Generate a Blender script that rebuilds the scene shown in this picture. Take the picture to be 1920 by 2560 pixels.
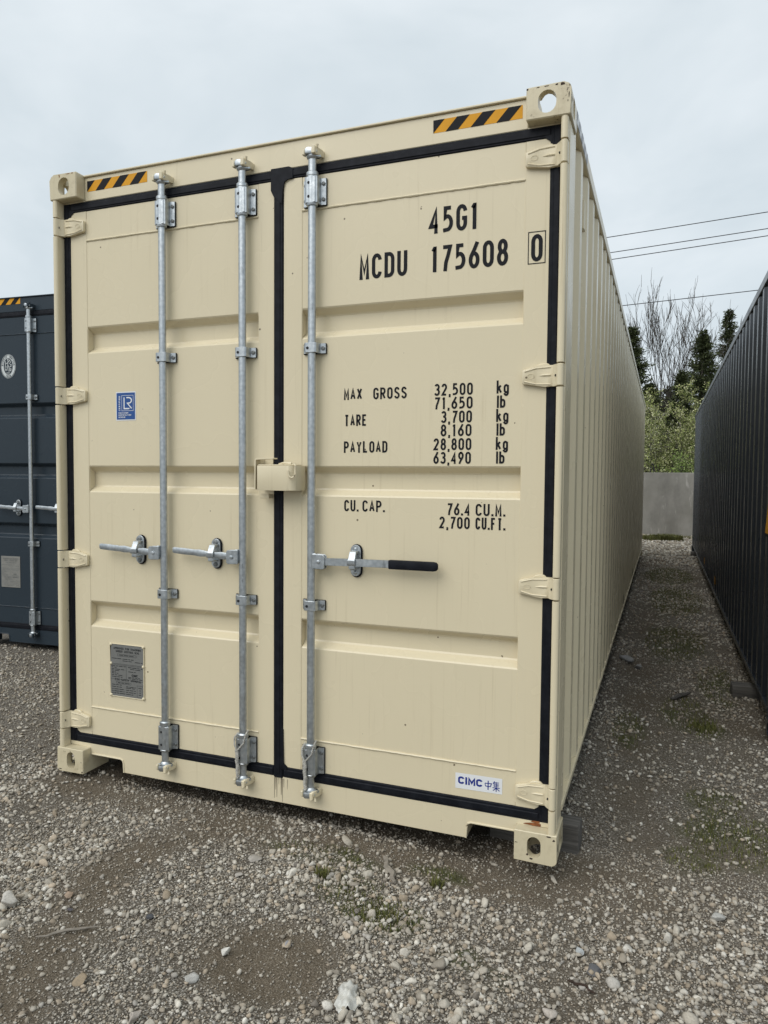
import bpy, bmesh, math, random
import numpy as np
from mathutils import Vector, Matrix

random.seed(7)
rng = np.random.default_rng(11)
scene = bpy.context.scene
for o in list(bpy.data.objects):
    bpy.data.objects.remove(o)
COL = scene.collection

# ------------------------------------------------------------------ camera
cam_data = bpy.data.cameras.new('camera')
cam = bpy.data.objects.new('camera', cam_data)
COL.objects.link(cam)
cam.matrix_world = Matrix(((0.93346736, -0.02429044, 0.35783889, 2.7781),
                           (0.35857825, 0.04159715, -0.93257242, -2.7316),
                           (0.00776752, 0.99883915, 0.04753961, 1.4658),
                           (0, 0, 0, 1)))
cam_data.sensor_fit = 'VERTICAL'
cam_data.sensor_height = 36.0
cam_data.lens = 36.0 * 1813.614 / 2560.0
cam_data.clip_start = 0.05
cam_data.clip_end = 3000.0
scene.camera = cam
scene.render.resolution_x = 768
scene.render.resolution_y = 1024

# ------------------------------------------------------------------ sky
SUN = Vector((-0.36, -0.80, 0.92)).normalized()
world = bpy.data.worlds.new('World')
scene.world = world
world.use_nodes = True
wt = world.node_tree
wt.nodes.clear()
w_out = wt.nodes.new('ShaderNodeOutputWorld')
w_bg = wt.nodes.new('ShaderNodeBackground')
w_sky = wt.nodes.new('ShaderNodeTexSky')
w_sky.sky_type = 'NISHITA'
w_sky.sun_disc = False
w_sky.sun_elevation = math.asin(SUN.z)
w_sky.sun_rotation = math.atan2(SUN.x, SUN.y)
w_tc = wt.nodes.new('ShaderNodeTexCoord')
w_map = wt.nodes.new('ShaderNodeMapping')
w_map.inputs['Scale'].default_value = (1.0, 1.0, 2.2)
w_map.inputs['Location'].default_value = (0.35, 0.1, 0.2)
w_n1 = wt.nodes.new('ShaderNodeTexNoise')
w_n1.inputs['Scale'].default_value = 2.1
w_n1.inputs['Detail'].default_value = 5.0
w_n1.inputs['Roughness'].default_value = 0.55
w_n1.inputs['Distortion'].default_value = 0.35
w_ramp = wt.nodes.new('ShaderNodeValToRGB')
w_ramp.color_ramp.elements[0].position = 0.32
w_ramp.color_ramp.elements[0].color = (5.0, 5.72, 6.15, 1)
w_ramp.color_ramp.elements[1].position = 0.68
w_ramp.color_ramp.elements[1].color = (6.9, 7.42, 7.75, 1)
w_mix = wt.nodes.new('ShaderNodeMixRGB')          # a closed cloud deck: little blue sky comes through
w_mix.inputs['Fac'].default_value = 0.94
wt.links.new(w_tc.outputs['Generated'], w_map.inputs['Vector'])
wt.links.new(w_map.outputs['Vector'], w_n1.inputs['Vector'])
wt.links.new(w_n1.outputs['Fac'], w_ramp.inputs['Fac'])
wt.links.new(w_sky.outputs['Color'], w_mix.inputs['Color1'])
wt.links.new(w_ramp.outputs['Color'], w_mix.inputs['Color2'])
wt.links.new(w_mix.outputs['Color'], w_bg.inputs['Color'])
w_bg.inputs['Strength'].default_value = 0.1
wt.links.new(w_bg.outputs['Background'], w_out.inputs['Surface'])

# ------------------------------------------------------------------ sun behind the clouds
sun_data = bpy.data.lights.new('sun', 'SUN')
sun_data.energy = 1.5
sun_data.angle = math.radians(50)
sun_data.color = (1.0, 0.97, 0.93)
sun = bpy.data.objects.new('sun', sun_data)
COL.objects.link(sun)
sun.rotation_euler = SUN.to_track_quat('Z', 'Y').to_euler()

vs = scene.view_settings
vs.view_transform = 'Standard'
vs.look = 'None'
vs.gamma = 1.0
vs.exposure = 0.30
vs.use_curve_mapping = False


# ================================================================== materials
def srgb(r, g, b):
    f = lambda c: (c / 255 / 12.92) if c / 255 <= 0.04045 else ((c / 255 + 0.055) / 1.055) ** 2.4
    return (f(r), f(g), f(b), 1)


class Mat:
    """small node-tree helper"""
    def __init__(s, name):
        s.m = bpy.data.materials.new(name)
        s.m.use_nodes = True
        s.nt = s.m.node_tree
        s.b = s.nt.nodes['Principled BSDF']
        s.tc = s.nt.nodes.new('ShaderNodeTexCoord')

    def n(s, t, **kw):
        nd = s.nt.nodes.new(t)
        for k, v in kw.items():
            setattr(nd, k, v)
        return nd

    def l(s, a, b):
        s.nt.links.new(a, b)

    def noise(s, scale, detail=3, rough=0.5, vec=None, mapscale=None, dist=0.0):
        nd = s.n('ShaderNodeTexNoise')
        nd.inputs['Scale'].default_value = scale
        nd.inputs['Detail'].default_value = detail
        nd.inputs['Roughness'].default_value = rough
        nd.inputs['Distortion'].default_value = dist
        v = vec or s.tc.outputs['Object']
        if mapscale:
            mp = s.n('ShaderNodeMapping')
            mp.inputs['Scale'].default_value = mapscale
            s.l(v, mp.inputs['Vector'])
            v = mp.outputs['Vector']
        s.l(v, nd.inputs['Vector'])
        return nd.outputs['Fac']

    def ramp(s, fac, stops):
        r = s.n('ShaderNodeValToRGB')
        e = r.color_ramp.elements
        while len(e) < len(stops):
            e.new(0.5)
        for i, (p, c) in enumerate(stops):
            e[i].position = p
            e[i].color = c if len(c) == 4 else (*c, 1)
        s.l(fac, r.inputs['Fac'])
        return r.outputs['Color']

    def step(s, fac, a, b):
        r = s.n('ShaderNodeMapRange')
        r.inputs['From Min'].default_value = a
        r.inputs['From Max'].default_value = b
        s.l(fac, r.inputs['Value'])
        return r.outputs['Result']

    def mix(s, fac, a, b, mode='MIX'):
        m = s.n('ShaderNodeMixRGB', blend_type=mode)
        for sock, v in ((m.inputs['Fac'], fac), (m.inputs['Color1'], a), (m.inputs['Color2'], b)):
            if isinstance(v, (int, float)):
                sock.default_value = v
            elif isinstance(v, (tuple, list)):
                sock.default_value = v if len(v) == 4 else (*v, 1)
            else:
                s.l(v, sock)
        return m.outputs['Color']

    def math(s, op, a, b=None):
        m = s.n('ShaderNodeMath', operation=op)
        for i, v in enumerate((a, b)):
            if v is None:
                continue
            if isinstance(v, (int, float)):
                m.inputs[i].default_value = v
            else:
                s.l(v, m.inputs[i])
        return m.outputs[0]

    def bump(s, h, strength=0.3, dist=0.01):
        b = s.n('ShaderNodeBump')
        b.inputs['Strength'].default_value = strength
        b.inputs['Distance'].default_value = dist
        s.l(h, b.inputs['Height'])
        if s.b.inputs['Normal'].is_linked:
            s.l(s.b.inputs['Normal'].links[0].from_socket, b.inputs['Normal'])
        s.l(b.outputs['Normal'], s.b.inputs['Normal'])

    def set(s, **kw):
        for k, v in kw.items():
            k = {'col': 'Base Color', 'rough': 'Roughness', 'metal': 'Metallic', 'spec': 'Specular IOR Level'}.get(k, k)
            if isinstance(v, (int, float, tuple)):
                s.b.inputs[k].default_value = v
            else:
                s.l(v, s.b.inputs[k])
        return s


def paint(name, base, speck, rough=0.42, chips=False, streak=0.0, speckle=True, spec=0.4):
    m = Mat(name)
    c = m.mix(m.noise(0.9, 2), tuple(x * 1.02 for x in base[:3]), tuple(x * 0.965 for x in base[:3]))
    # grime streaks running down
    if streak:
        st = m.noise(9, 5, 0.65, mapscale=(6.0, 6.0, 0.16))
        pt = m.noise(2.2, 3)
        f = m.math('MULTIPLY', m.step(st, 0.56, 0.78), m.step(pt, 0.42, 0.62))
        c = m.mix(m.math('MULTIPLY', f, streak), c, tuple(x * y for x, y in zip(base[:3], (0.52, 0.47, 0.38))))
    # scattered specks and small chips
    vo = m.n('ShaderNodeTexVoronoi')
    vo.inputs['Scale'].default_value = 13
    m.l(m.tc.outputs['Object'], vo.inputs['Vector'])
    sp = m.math('LESS_THAN', vo.outputs['Distance'], 0.058)
    keep = m.math('GREATER_THAN', m.noise(31, 1), 0.565)
    if speckle:
        c = m.mix(m.math('MULTIPLY', m.math('MULTIPLY', sp, keep), 0.85), c, speck)
    if chips:
        ch = m.noise(26, 6, 0.62)
        big = m.noise(5.5, 2)
        f = m.math('MULTIPLY', m.step(ch, 0.63, 0.66), m.step(big, 0.50, 0.56))
        c = m.mix(f, c, (0.055, 0.03, 0.02))
        grime = m.step(m.noise(14, 6, 0.7), 0.5, 0.8)
        c = m.mix(m.math('MULTIPLY', grime, 0.62), c, tuple(x * y for x, y in zip(base[:3], (0.55, 0.5, 0.42))))
    m.set(col=c, rough=m.step(m.noise(3, 3), -0.6 + rough, 1.9 + rough))
    m.b.inputs['Roughness'].default_value = rough
    m.bump(m.noise(240, 2), 0.06, 0.002)
    m.bump(m.noise(2.2, 1), 0.10, 0.010)
    m.b.inputs['Specular IOR Level'].default_value = spec
    return m.m


CREAM_C = (0.705, 0.620, 0.438)
M = {}
M['cream'] = paint('cream_paint', CREAM_C, (0.10, 0.07, 0.04, 1), 0.42, streak=0.35)
M['cream_post'] = paint('cream_paint_grimy', CREAM_C, (0.10, 0.07, 0.04, 1), 0.42, streak=0.95)
M['cream_cast'] = paint('cream_paint_chipped', (0.625, 0.550, 0.380), (0.09, 0.05, 0.03, 1), 0.5, chips=True, streak=0.6)
M['dark'] = paint('slate_paint', (0.030, 0.042, 0.054), (0.12, 0.12, 0.11, 1), 0.45, streak=0.1, speckle=False, spec=0.22)
M['navy'] = paint('navy_paint', (0.021, 0.026, 0.036), (0.05, 0.05, 0.05, 1), 0.38, streak=0.1, speckle=False, spec=0.5)

g = Mat('galvanised_steel')
sp = g.n('ShaderNodeTexVoronoi'); sp.inputs['Scale'].default_value = 60
g.l(g.tc.outputs['Object'], sp.inputs['Vector'])
gc = g.mix(g.step(sp.outputs['Distance'], 0.1, 0.9), (0.56, 0.59, 0.61), (0.40, 0.435, 0.46))
dk = g.noise(42, 5, 0.7, mapscale=(1, 1, 0.25))
gc = g.mix(g.math('MULTIPLY', g.step(dk, 0.62, 0.72), 0.6), gc, (0.12, 0.13, 0.13))
gc = g.mix(g.math('MULTIPLY', g.step(g.noise(7, 4), 0.45, 0.75), 0.5), gc, (0.40, 0.43, 0.45))
g.set(col=gc, metal=0.92, rough=g.step(g.noise(30, 4), -0.55, 1.9))
g.bump(g.noise(90, 4, 0.6), 0.12, 0.003)
M['galv'] = g.m

r = Mat('black_rubber')
rc = r.mix(r.step(r.noise(22, 5, 0.65), 0.42, 0.8), (0.0055, 0.0065, 0.010), (0.016, 0.018, 0.024))
r.set(col=rc, rough=0.55, spec=0.16)
r.bump(r.noise(60, 3), 0.15, 0.003)
M['rubber'] = r.m


def plain(name, col, rough=0.5, metal=0.0, var=0.12, scale=18, spec=0.5):
    m = Mat(name)
    c = m.mix(m.step(m.noise(scale, 4), 0.3, 0.7), col, tuple(x * (1 - var) for x in col[:3]))
    m.set(col=c, rough=rough, metal=metal, spec=spec)
    return m.m


M['ink'] = plain('black_lettering', (0.013, 0.014, 0.017), 0.6, var=0.2, spec=0.15)
M['yellow'] = plain('yellow_sticker', (0.74, 0.345, 0.016), 0.5, spec=0.2)
M['black'] = plain('black_sticker', (0.012, 0.013, 0.016), 0.6, spec=0.15)
M['white'] = plain('white_sticker', (0.78, 0.79, 0.80), 0.45, var=0.05)
M['blue'] = plain('blue_sticker', (0.012, 0.075, 0.28), 0.45)
M['logo_blue'] = plain('logo_blue', (0.010, 0.030, 0.25), 0.45)
M['plate'] = plain('data_plate_metal', (0.185, 0.185, 0.175), 0.5, spec=0.3)
M['plate2'] = plain('data_plate_bare', (0.24, 0.235, 0.215), 0.5)
M['silver'] = plain('reflective_silver', (0.30, 0.31, 0.34), 0.4)
M['rust'] = plain('rust', (0.30, 0.10, 0.028), 0.85, var=0.55, scale=60)
M['rustdark'] = plain('dark_rust', (0.050, 0.028, 0.018), 0.9, var=0.5, scale=60)
M['stain'] = plain('dark_drip_stain', (0.24, 0.20, 0.14), 0.6, var=0.4, scale=40)
M['under'] = plain('dark_undercoat', (0.012, 0.012, 0.013), 0.8)
M['rope'] = plain('rope_fibre', (0.52, 0.50, 0.45), 0.85, var=0.5, scale=90)
M['bolt'] = plain('grey_bolt', (0.20, 0.21, 0.21), 0.5, metal=0.6)
M['emblem_grey'] = plain('emblem_grey', (0.60, 0.63, 0.63), 0.5, var=0.05)

# timber
t = Mat('weathered_timber')
wv = t.noise(5, 6, 0.65, mapscale=(0.5, 14, 14), dist=0.6)
tc_ = t.ramp(wv, [(0.3, (0.040, 0.037, 0.033)), (0.5, (0.095, 0.088, 0.079)), (0.75, (0.185, 0.173, 0.157))])
t.set(col=tc_, rough=0.9)
t.bump(wv, 0.6, 0.006)
M['timber'] = t.m

# concrete wall
cm = Mat('stained_concrete')
cc = cm.ramp(cm.noise(1.4, 6, 0.6), [(0.3, (0.185, 0.175, 0.152)), (0.7, (0.285, 0.272, 0.245))])
stn = cm.noise(1.6, 6, 0.68, mapscale=(1.2, 1, 0.35))
cc = cm.mix(cm.math('MULTIPLY', cm.step(stn, 0.46, 0.70), 0.5), cc, (0.09, 0.086, 0.078))
pl = cm.noise(7.0, 5, 0.6, mapscale=(1.2, 1, 0.3))
cc = cm.mix(cm.math('MULTIPLY', cm.step(pl, 0.60, 0.72), 0.55), cc, (0.47, 0.45, 0.41))
cm.set(col=cc, rough=0.9)
cm.bump(cm.noise(30, 6, 0.6), 0.3, 0.01)
M['concrete'] = cm.m


# ================================================================== geometry helpers
class MB:
    """collects shapes in one bmesh"""
    def __init__(s):
        s.bm = bmesh.new()

    def hull_faces(s, vs, faces, bev=0.0, seg=1):
        bv = [s.bm.verts.new(v) for v in vs]
        fs = [s.bm.faces.new([bv[i] for i in f]) for f in faces]
        if bev > 0:
            es = list({e for f in fs for e in f.edges})
            bmesh.ops.bevel(s.bm, geom=es, offset=bev, segments=seg, affect='EDGES', clamp_overlap=True, profile=0.5)
        return bv

    def box(s, x0, x1, y0, y1, z0, z1, bev=0.0, seg=1):
        vs = [(x, y, z) for z in (z0, z1) for y in (y0, y1) for x in (x0, x1)]
        s.hull_faces(vs, [(0, 2, 3, 1), (4, 5, 7, 6), (0, 1, 5, 4), (2, 6, 7, 3), (1, 3, 7, 5), (0, 4, 6, 2)], bev, seg)

    def prism(s, poly, axis, a0, a1, bev=0.0, seg=1):
        """poly in the two remaining axes (in xyz order), extruded along axis"""
        def put(p, a):
            q = [p[0], p[1]]
            q.insert(axis, a)
            return tuple(q)
        n = len(poly)
        vs = [put(p, a0) for p in poly] + [put(p, a1) for p in poly]
        fs = [tuple(range(n)), tuple(range(2 * n - 1, n - 1, -1))]
        fs += [(i, (i + 1) % n, n + (i + 1) % n, n + i) for i in range(n)]
        s.hull_faces(vs, fs, bev, seg)

    def tube(s, path, r, n=10, caps=True):
        """r: radius or list of radii along path"""
        P = [Vector(p) for p in path]
        rs = r if isinstance(r, (list, tuple)) else [r] * len(P)
        rings = []
        up = Vector((0, 0, 1))
        for i, p in enumerate(P):
            d = (P[min(i + 1, len(P) - 1)] - P[max(i - 1, 0)])
            if d.length < 1e-9:
                d = rings and last or Vector((0, 0, 1))
            d = d.normalized()
            last = d
            ref = up if abs(d.z) < 0.95 else Vector((1, 0, 0))
            a = d.cross(ref).normalized()
            b = d.cross(a).normalized()
            rings.append([s.bm.verts.new(p + a * math.cos(2 * math.pi * k / n) * rs[i] + b * math.sin(2 * math.pi * k / n) * rs[i]) for k in range(n)])
        for i in range(len(rings) - 1):
            for k in range(n):
                s.bm.faces.new((rings[i][k], rings[i][(k + 1) % n], rings[i + 1][(k + 1) % n], rings[i + 1][k]))
        if caps:
            s.bm.faces.new(rings[0][::-1])
            s.bm.faces.new(rings[-1])

    def lathe_z(s, cx, cy, prof, n=20):
        """prof: list of (z, r)"""
        s.tube_rings([[(cx + r * math.cos(2 * math.pi * k / n), cy + r * math.sin(2 * math.pi * k / n), z) for k in range(n)] for z, r in prof])

    def tube_rings(s, rings):
        R = [[s.bm.verts.new(v) for v in rg] for rg in rings]
        n = len(R[0])
        for i in range(len(R) - 1):
            for k in range(n):
                s.bm.faces.new((R[i][k], R[i][(k + 1) % n], R[i + 1][(k + 1) % n], R[i + 1][k]))
        s.bm.faces.new(R[0][::-1])
        s.bm.faces.new(R[-1])

    def bolt(s, x, y, z, r=0.009, h=0.008):
        """hexagon bolt head facing -y"""
        s.tube_rings([[(x + q * math.cos(math.pi / 3 * k + 0.3), yy, z + q * math.sin(math.pi / 3 * k + 0.3)) for k in range(6)]
                      for yy, q in ((y, r), (y - h * 0.8, r), (y - h, r * 0.7))])

    def dome(s, x, y, z, r=0.009, h=0.007):
        s.tube_rings([[(x + q * math.cos(math.pi / 4 * k), yy, z + q * math.sin(math.pi / 4 * k)) for k in range(8)]
                      for yy, q in ((y, r), (y - h * 0.6, r * 0.8), (y - h, r * 0.35))])

    def flat(s, poly, y):
        """poly (x,z) sheet facing -y"""
        vs = [s.bm.verts.new((p[0], y, p[1])) for p in poly]
        s.bm.faces.new(vs)

    def sheet(s, pts, faces):
        v = [s.bm.verts.new(p) for p in pts]
        for f in faces:
            s.bm.faces.new([v[i] for i in f])

    def build(s, name, mat, parent=None, smooth=True, angle=32):
        bmesh.ops.recalc_face_normals(s.bm, faces=s.bm.faces[:])
        me = bpy.data.meshes.new(name)
        s.bm.to_mesh(me)
        s.bm.free()
        return finish(name, me, mat, parent, smooth, angle)


def finish(name, me, mat, parent=None, smooth=True, angle=32):
    for m_ in (mat if isinstance(mat, (list, tuple)) else [mat]):
        me.materials.append(m_)
    if smooth and len(me.polygons):
        me.polygons.foreach_set('use_smooth', np.ones(len(me.polygons), dtype=bool))
        me.set_sharp_from_angle(angle=math.radians(angle))
    o = bpy.data.objects.new(name, me)
    COL.objects.link(o)
    if parent is not None:
        o.parent = parent
    return o


def np_mesh(name, verts, tris, mat, parent=None, cols=None, smooth=False):
    me = bpy.data.meshes.new(name)
    nv, nf = len(verts), len(tris)
    k = tris.shape[1]
    me.vertices.add(nv)
    me.vertices.foreach_set('co', np.ascontiguousarray(verts, dtype=np.float32).ravel())
    me.loops.add(nf * k)
    me.loops.foreach_set('vertex_index', np.ascontiguousarray(tris, dtype=np.int32).ravel())
    me.polygons.add(nf)
    me.polygons.foreach_set('loop_start', np.arange(0, nf * k, k, dtype=np.int32))
    me.polygons.foreach_set('loop_total', np.full(nf, k, dtype=np.int32))
    me.update(calc_edges=True)
    if cols is not None:
        at = me.color_attributes.new('tint', 'FLOAT_COLOR', 'POINT')
        c4 = np.ones((nv, 4), dtype=np.float32)
        c4[:, :3] = cols
        at.data.foreach_set('color', c4.ravel())
    if smooth:
        me.polygons.foreach_set('use_smooth', np.ones(nf, dtype=bool))
    me.materials.append(mat)
    o = bpy.data.objects.new(name, me)
    COL.objects.link(o)
    if parent is not None:
        o.parent = parent
    return o


def empty(name, loc=(0, 0, 0), rz=0.0):
    o = bpy.data.objects.new(name, None)
    o.empty_display_size = 0.2
    COL.objects.link(o)
    o.location = loc
    o.rotation_euler = (0, 0, rz)
    return o


def tag(o, label=None, cat=None, group=None, kind=None):
    for k, v in (('label', label), ('category', cat), ('group', group), ('kind', kind)):
        if v:
            o[k] = v
    return o


# ================================================================== stroke lettering
def A(cx, cy, rx, ry, a0, a1, n=9):
    return [(cx + rx * math.cos(math.radians(a0 + (a1 - a0) * i / n)), cy + ry * math.sin(math.radians(a0 + (a1 - a0) * i / n))) for i in range(n + 1)]


E_ = 0.24
G = {
    '0': [A(.5, 1 - E_, .5, E_, 0, 180) + A(.5, E_, .5, E_, 180, 360) + [(1, 1 - E_)]],
    '1': [[(.12, .86), (.5, .985), (.58, .985), (.58, 0)]],
    '2': [A(.5, .74, .48, .26, 172, -28, 12) + [(.02, .0), (1, 0)]],
    '3': [A(.48, .765, .46, .235, 155, -88, 11) + [(.34, .53)], [(.34, .53)] + A(.46, .27, .54, .27, 86, -155, 12)],
    '4': [[(.76, 0), (.76, .98), (.0, .24), (1.02, .24)]],
    '5': [[(.92, 1), (.14, 1), (.10, .57)] + A(.42, .33, .56, .30, 112, -80, 12) + [(.10, .02)]],
    '6': [A(.5, .29, .5, .29, 90, 450, 20), [(.82, 1.0), (.5, .74), (.10, .48), (.02, .32)]],
    '7': [[(0, 1), (1, 1), (.72, .62), (.42, .3), (.34, 0)]],
    '8': [A(.5, .76, .42, .24, -90, 270, 18), A(.5, .265, .5, .265, 90, 450, 18)],
    '9': [A(.5, .71, .5, .29, 90, 450, 20), [(.18, .0), (.5, .26), (.90, .52), (.98, .68)]],
    'A': [[(0, 0), (.5, 1), (1, 0)], [(.17, .30), (.83, .30)]],
    'B': [[(0, 0), (0, 1), (.5, 1)] + A(.55, .76, .4, .24, 90, -90, 8) + [(.0, .52)], [(.5, .52)] + A(.55, .26, .45, .26, 90, -90, 8) + [(0, 0)]],
    'C': [A(.5, 1 - E_, .5, E_, 5, 180) + A(.5, E_, .5, E_, 180, 355)],
    'D': [[(0, 0), (0, 1), (.45, 1)] + A(.45, 1 - E_, .55, E_, 90, 0) + A(.45, E_, .55, E_, 0, -90) + [(0, 0)]],
    'E': [[(1, 1), (0, 1), (0, 0), (1, 0)], [(0, .52), (.8, .52)]],
    'F': [[(1, 1), (0, 1), (0, 0)], [(0, .52), (.8, .52)]],
    'G': [A(.5, 1 - E_, .5, E_, 5, 180) + A(.5, E_, .5, E_, 180, 360) + [(1, .47), (.55, .47)]],
    'H': [[(0, 0), (0, 1)], [(1, 0), (1, 1)], [(0, .5), (1, .5)]],
    'I': [[(.5, 0), (.5, 1)]],
    'K': [[(0, 0), (0, 1)], [(1, 1), (0, .42)], [(.3, .6), (1, 0)]],
    'L': [[(0, 1), (0, 0), (1, 0)]],
    'M': [[(0, 0), (0, 1), (.5, .25), (1, 1), (1, 0)]],
    'N': [[(0, 0), (0, 1), (1, 0), (1, 1)]],
    'P': [[(0, 0), (0, 1), (.5, 1)] + A(.5, .73, .5, .27, 90, -90) + [(0, .46)]],
    'R': [[(0, 0), (0, 1), (.5, 1)] + A(.5, .74, .48, .26, 90, -90) + [(0, .48)], [(.45, .48), (1, 0)]],
    'S': [A(.5, .755, .47, .245, 15, 215, 11) + [(.5, .52), (.82, .42)] + A(.5, .25, .5, .25, 25, -165, 11)],
    'T': [[(0, 1), (1, 1)], [(.5, 1), (.5, 0)]],
    'U': [[(0, 1), (0, E_)] + A(.5, E_, .5, E_, 180, 360) + [(1, 1)]],
    'V': [[(0, 1), (.5, 0), (1, 1)]],
    'X': [[(0, 0), (1, 1)], [(0, 1), (1, 0)]],
    'Y': [[(0, 1), (.5, .45), (1, 1)], [(.5, .45), (.5, 0)]],
    'O': None, '.': [[(.35, .0), (.65, .0)]], ',': [[(.62, .04), (.45, -.10), (.3, -.17)]],
    'k': [[(0, 0), (0, 1.06)], [(.92, .68), (0, .28)], [(.35, .44), (1, 0)]],
    'g': [A(.5, .47, .48, .22, 0, 180) + A(.5, .22, .48, .22, 180, 360) + [(.98, .47)], [(.98, .69), (.98, -.02)] + A(.5, -.06, .48, .2, 0, -150)],
    'l': [[(.5, 0), (.5, 1.02)]],
    'b': [[(0, 0), (0, 1.02)], A(.5, .46, .5, .22, 180, 0) + A(.5, .22, .5, .22, 0, -180)],
}
G['O'] = G['0']
NARROW = {'.': .35, ',': .38, '1': .72, 'I': .3, ' ': .8, 'l': .3}


def ribbon(mb, pts, sw, z_off, xf):
    """flat stroke of width sw along pts; xf maps (u, v, depth) to a point"""
    P = [np.array(p, float) for p in pts]
    Q = [P[0]]
    for p in P[1:]:
        if np.linalg.norm(p - Q[-1]) > 1e-6:
            Q.append(p)
    P = Q
    if len(P) < 2:
        return
    closed = np.linalg.norm(P[0] - P[-1]) < 1e-4 * max(1, np.abs(P[0]).max())
    L, R = [], []
    n = len(P)
    for i in range(n):
        if closed:
            a = P[i] - P[i - 1] if i > 0 else P[0] - P[-2]
            b = P[i + 1] - P[i] if i < n - 1 else P[1] - P[0]
        else:
            a = P[i] - P[i - 1] if i > 0 else P[1] - P[0]
            b = P[i + 1] - P[i] if i < n - 1 else P[-1] - P[-2]
        a = a / np.linalg.norm(a)
        b = b / np.linalg.norm(b)
        na = np.array((-a[1], a[0]))
        nb = np.array((-b[1], b[0]))
        m_ = na + nb
        ln = np.linalg.norm(m_)
        m_ = m_ / ln if ln > 0.2 else na
        k = min(1.0 / max(0.45, float(m_ @ na)), 1.9)
        L.append(P[i] + m_ * sw / 2 * k)
        R.append(P[i] - m_ * sw / 2 * k)
    vl = [mb.bm.verts.new(xf(p[0], p[1], z_off)) for p in L]
    vr = [mb.bm.verts.new(xf(p[0], p[1], z_off)) for p in R]
    for i in range(n - 1):
        mb.bm.faces.new((vl[i], vl[i + 1], vr[i + 1], vr[i]))


def text(mb, s, x0, x1, z0, h, sw, xf, gw=0.42, narrow=NARROW):
    """write s between x0 and x1, baseline z0, cap height h, stroke sw"""
    w = [narrow.get(c, 1.0) for c in s]
    gap = 0.28 / gw * 0.42
    tot = sum(w) + gap * (len(s) - 1)
    unit = (x1 - x0) / tot
    x = x0
    for ci, c in enumerate(s):
        gl = G.get(c)
        cw = w[ci] * unit
        if gl:
            for si, st in enumerate(gl):
                pts = [(x + sw / 2 + p[0] * max(1e-4, cw - sw), z0 + sw / 2 + p[1] * (h - sw)) for p in st]
                if c == '.':
                    pts = [(x + cw / 2 - sw * .55, z0 + sw * .55), (x + cw / 2 + sw * .55, z0 + sw * .55)]
                    ribbon(mb, pts, sw * 1.1, si * 0.00012, xf)
                else:
                    for e0, e1 in ((0, 1), (-1, -2)):          # square off ends that reach the top, foot or side of the letter
                        if st[0] != st[-1] and (st[e0][1] <= .02 or st[e0][1] >= .98) and abs(st[e0][0] - st[e1][0]) < .45:
                            dv = np.array(pts[e0]) - np.array(pts[e1])
                            dv = dv / (np.linalg.norm(dv) + 1e-9) * sw / 2
                            pts[e0] = (pts[e0][0] + dv[0], pts[e0][1] + dv[1])
                    ribbon(mb, pts, sw, si * 0.00012, xf)
        x += cw + gap * unit


def front_xf(y):
    return lambda u, v, d: (u, y - d, v)


# ================================================================== container pieces
CW = 2.438
FY = 0.055          # plane of header, sill and door frames behind the corner castings


def stadium(cx, cy, w, h, n=8):
    pts = []
    r = min(w, h) / 2
    if h >= w:
        pts += [(cx + r * math.cos(a), cy + h / 2 - r + r * math.sin(a)) for a in [math.pi * i / n for i in range(n + 1)]]
        pts += [(cx + r * math.cos(a), cy - h / 2 + r + r * math.sin(a)) for a in [math.pi + math.pi * i / n for i in range(n + 1)]]
    else:
        pts += [(cx + w / 2 - r + r * math.cos(a), cy + r * math.sin(a)) for a in [-math.pi / 2 + math.pi * i / n for i in range(n + 1)]]
        pts += [(cx - w / 2 + r + r * math.cos(a), cy + r * math.sin(a)) for a in [math.pi / 2 + math.pi * i / n for i in range(n + 1)]]
    return pts


def casting_mesh(right, back, top):
    """hollow ISO corner casting, outer corner at the origin side given by the flags"""
    wx, wy, wz, r = 0.162, 0.178, 0.118, 0.016 if not top else 0.026
    # section in x,z with the outer corner rounded, built for left/bottom then mirrored
    sec = [(wx, 0), (wx, wz), (0, wz)] + [(r - r * math.cos(a), r - r * math.sin(a)) for a in [math.pi / 2 * i / 5 for i in range(6)]]
    b = MB()
    b.prism(sec, 1, 0, wy, 0.004, 1)
    base = b.build('tmp_cast', M['cream_cast'], None, False)
    cut = []
    c = MB(); c.box(0.030, wx - 0.02, 0.030, wy - 0.02, 0.030, wz - 0.012); cut.append(c)
    c = MB(); c.prism(stadium(0.086, 0.060, 0.066 if top else 0.052, 0.082), 1, -0.02, 0.05); cut.append(c)
    c = MB(); c.prism(stadium(0.090, 0.060, 0.052, 0.080), 0, -0.02, 0.05); cut.append(c)
    c = MB(); c.prism(stadium(0.086, 0.092, 0.064, 0.120), 2, -0.02, 0.05); cut.append(c)
    if top:   # the casting is open towards the roof side, daylight shows through it
        c = MB(); c.box(0.045, wx - 0.030, 0.05, wy + 0.02, -0.02, 0.070); cut.append(c)
    tmp = [base]
    for c in cut:
        co = c.build('tmp_cut', M['cream_cast'], None, False)
        tmp.append(co)
        md = base.modifiers.new('b', 'BOOLEAN')
        md.operation = 'DIFFERENCE'
        md.object = co
        md.solver = 'EXACT'
    bpy.context.view_layer.update()
    dg = bpy.context.evaluated_depsgraph_get()
    me = bpy.data.meshes.new_from_object(base.evaluated_get(dg))
    for o in tmp:
        bpy.data.objects.remove(o)
    mir = Matrix.Diagonal((-1 if right else 1, -1 if back else 1, -1 if top else 1, 1))
    me.transform(mir)
    if (right + back + top) % 2:
        me.flip_normals()
    me.materials.clear()
    me.name = 'corner_casting'
    return me


CAST = {(r_, b_, t_): casting_mesh(r_, b_, t_) for r_ in (0, 1) for b_ in (0, 1) for t_ in (0, 1)}


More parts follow.
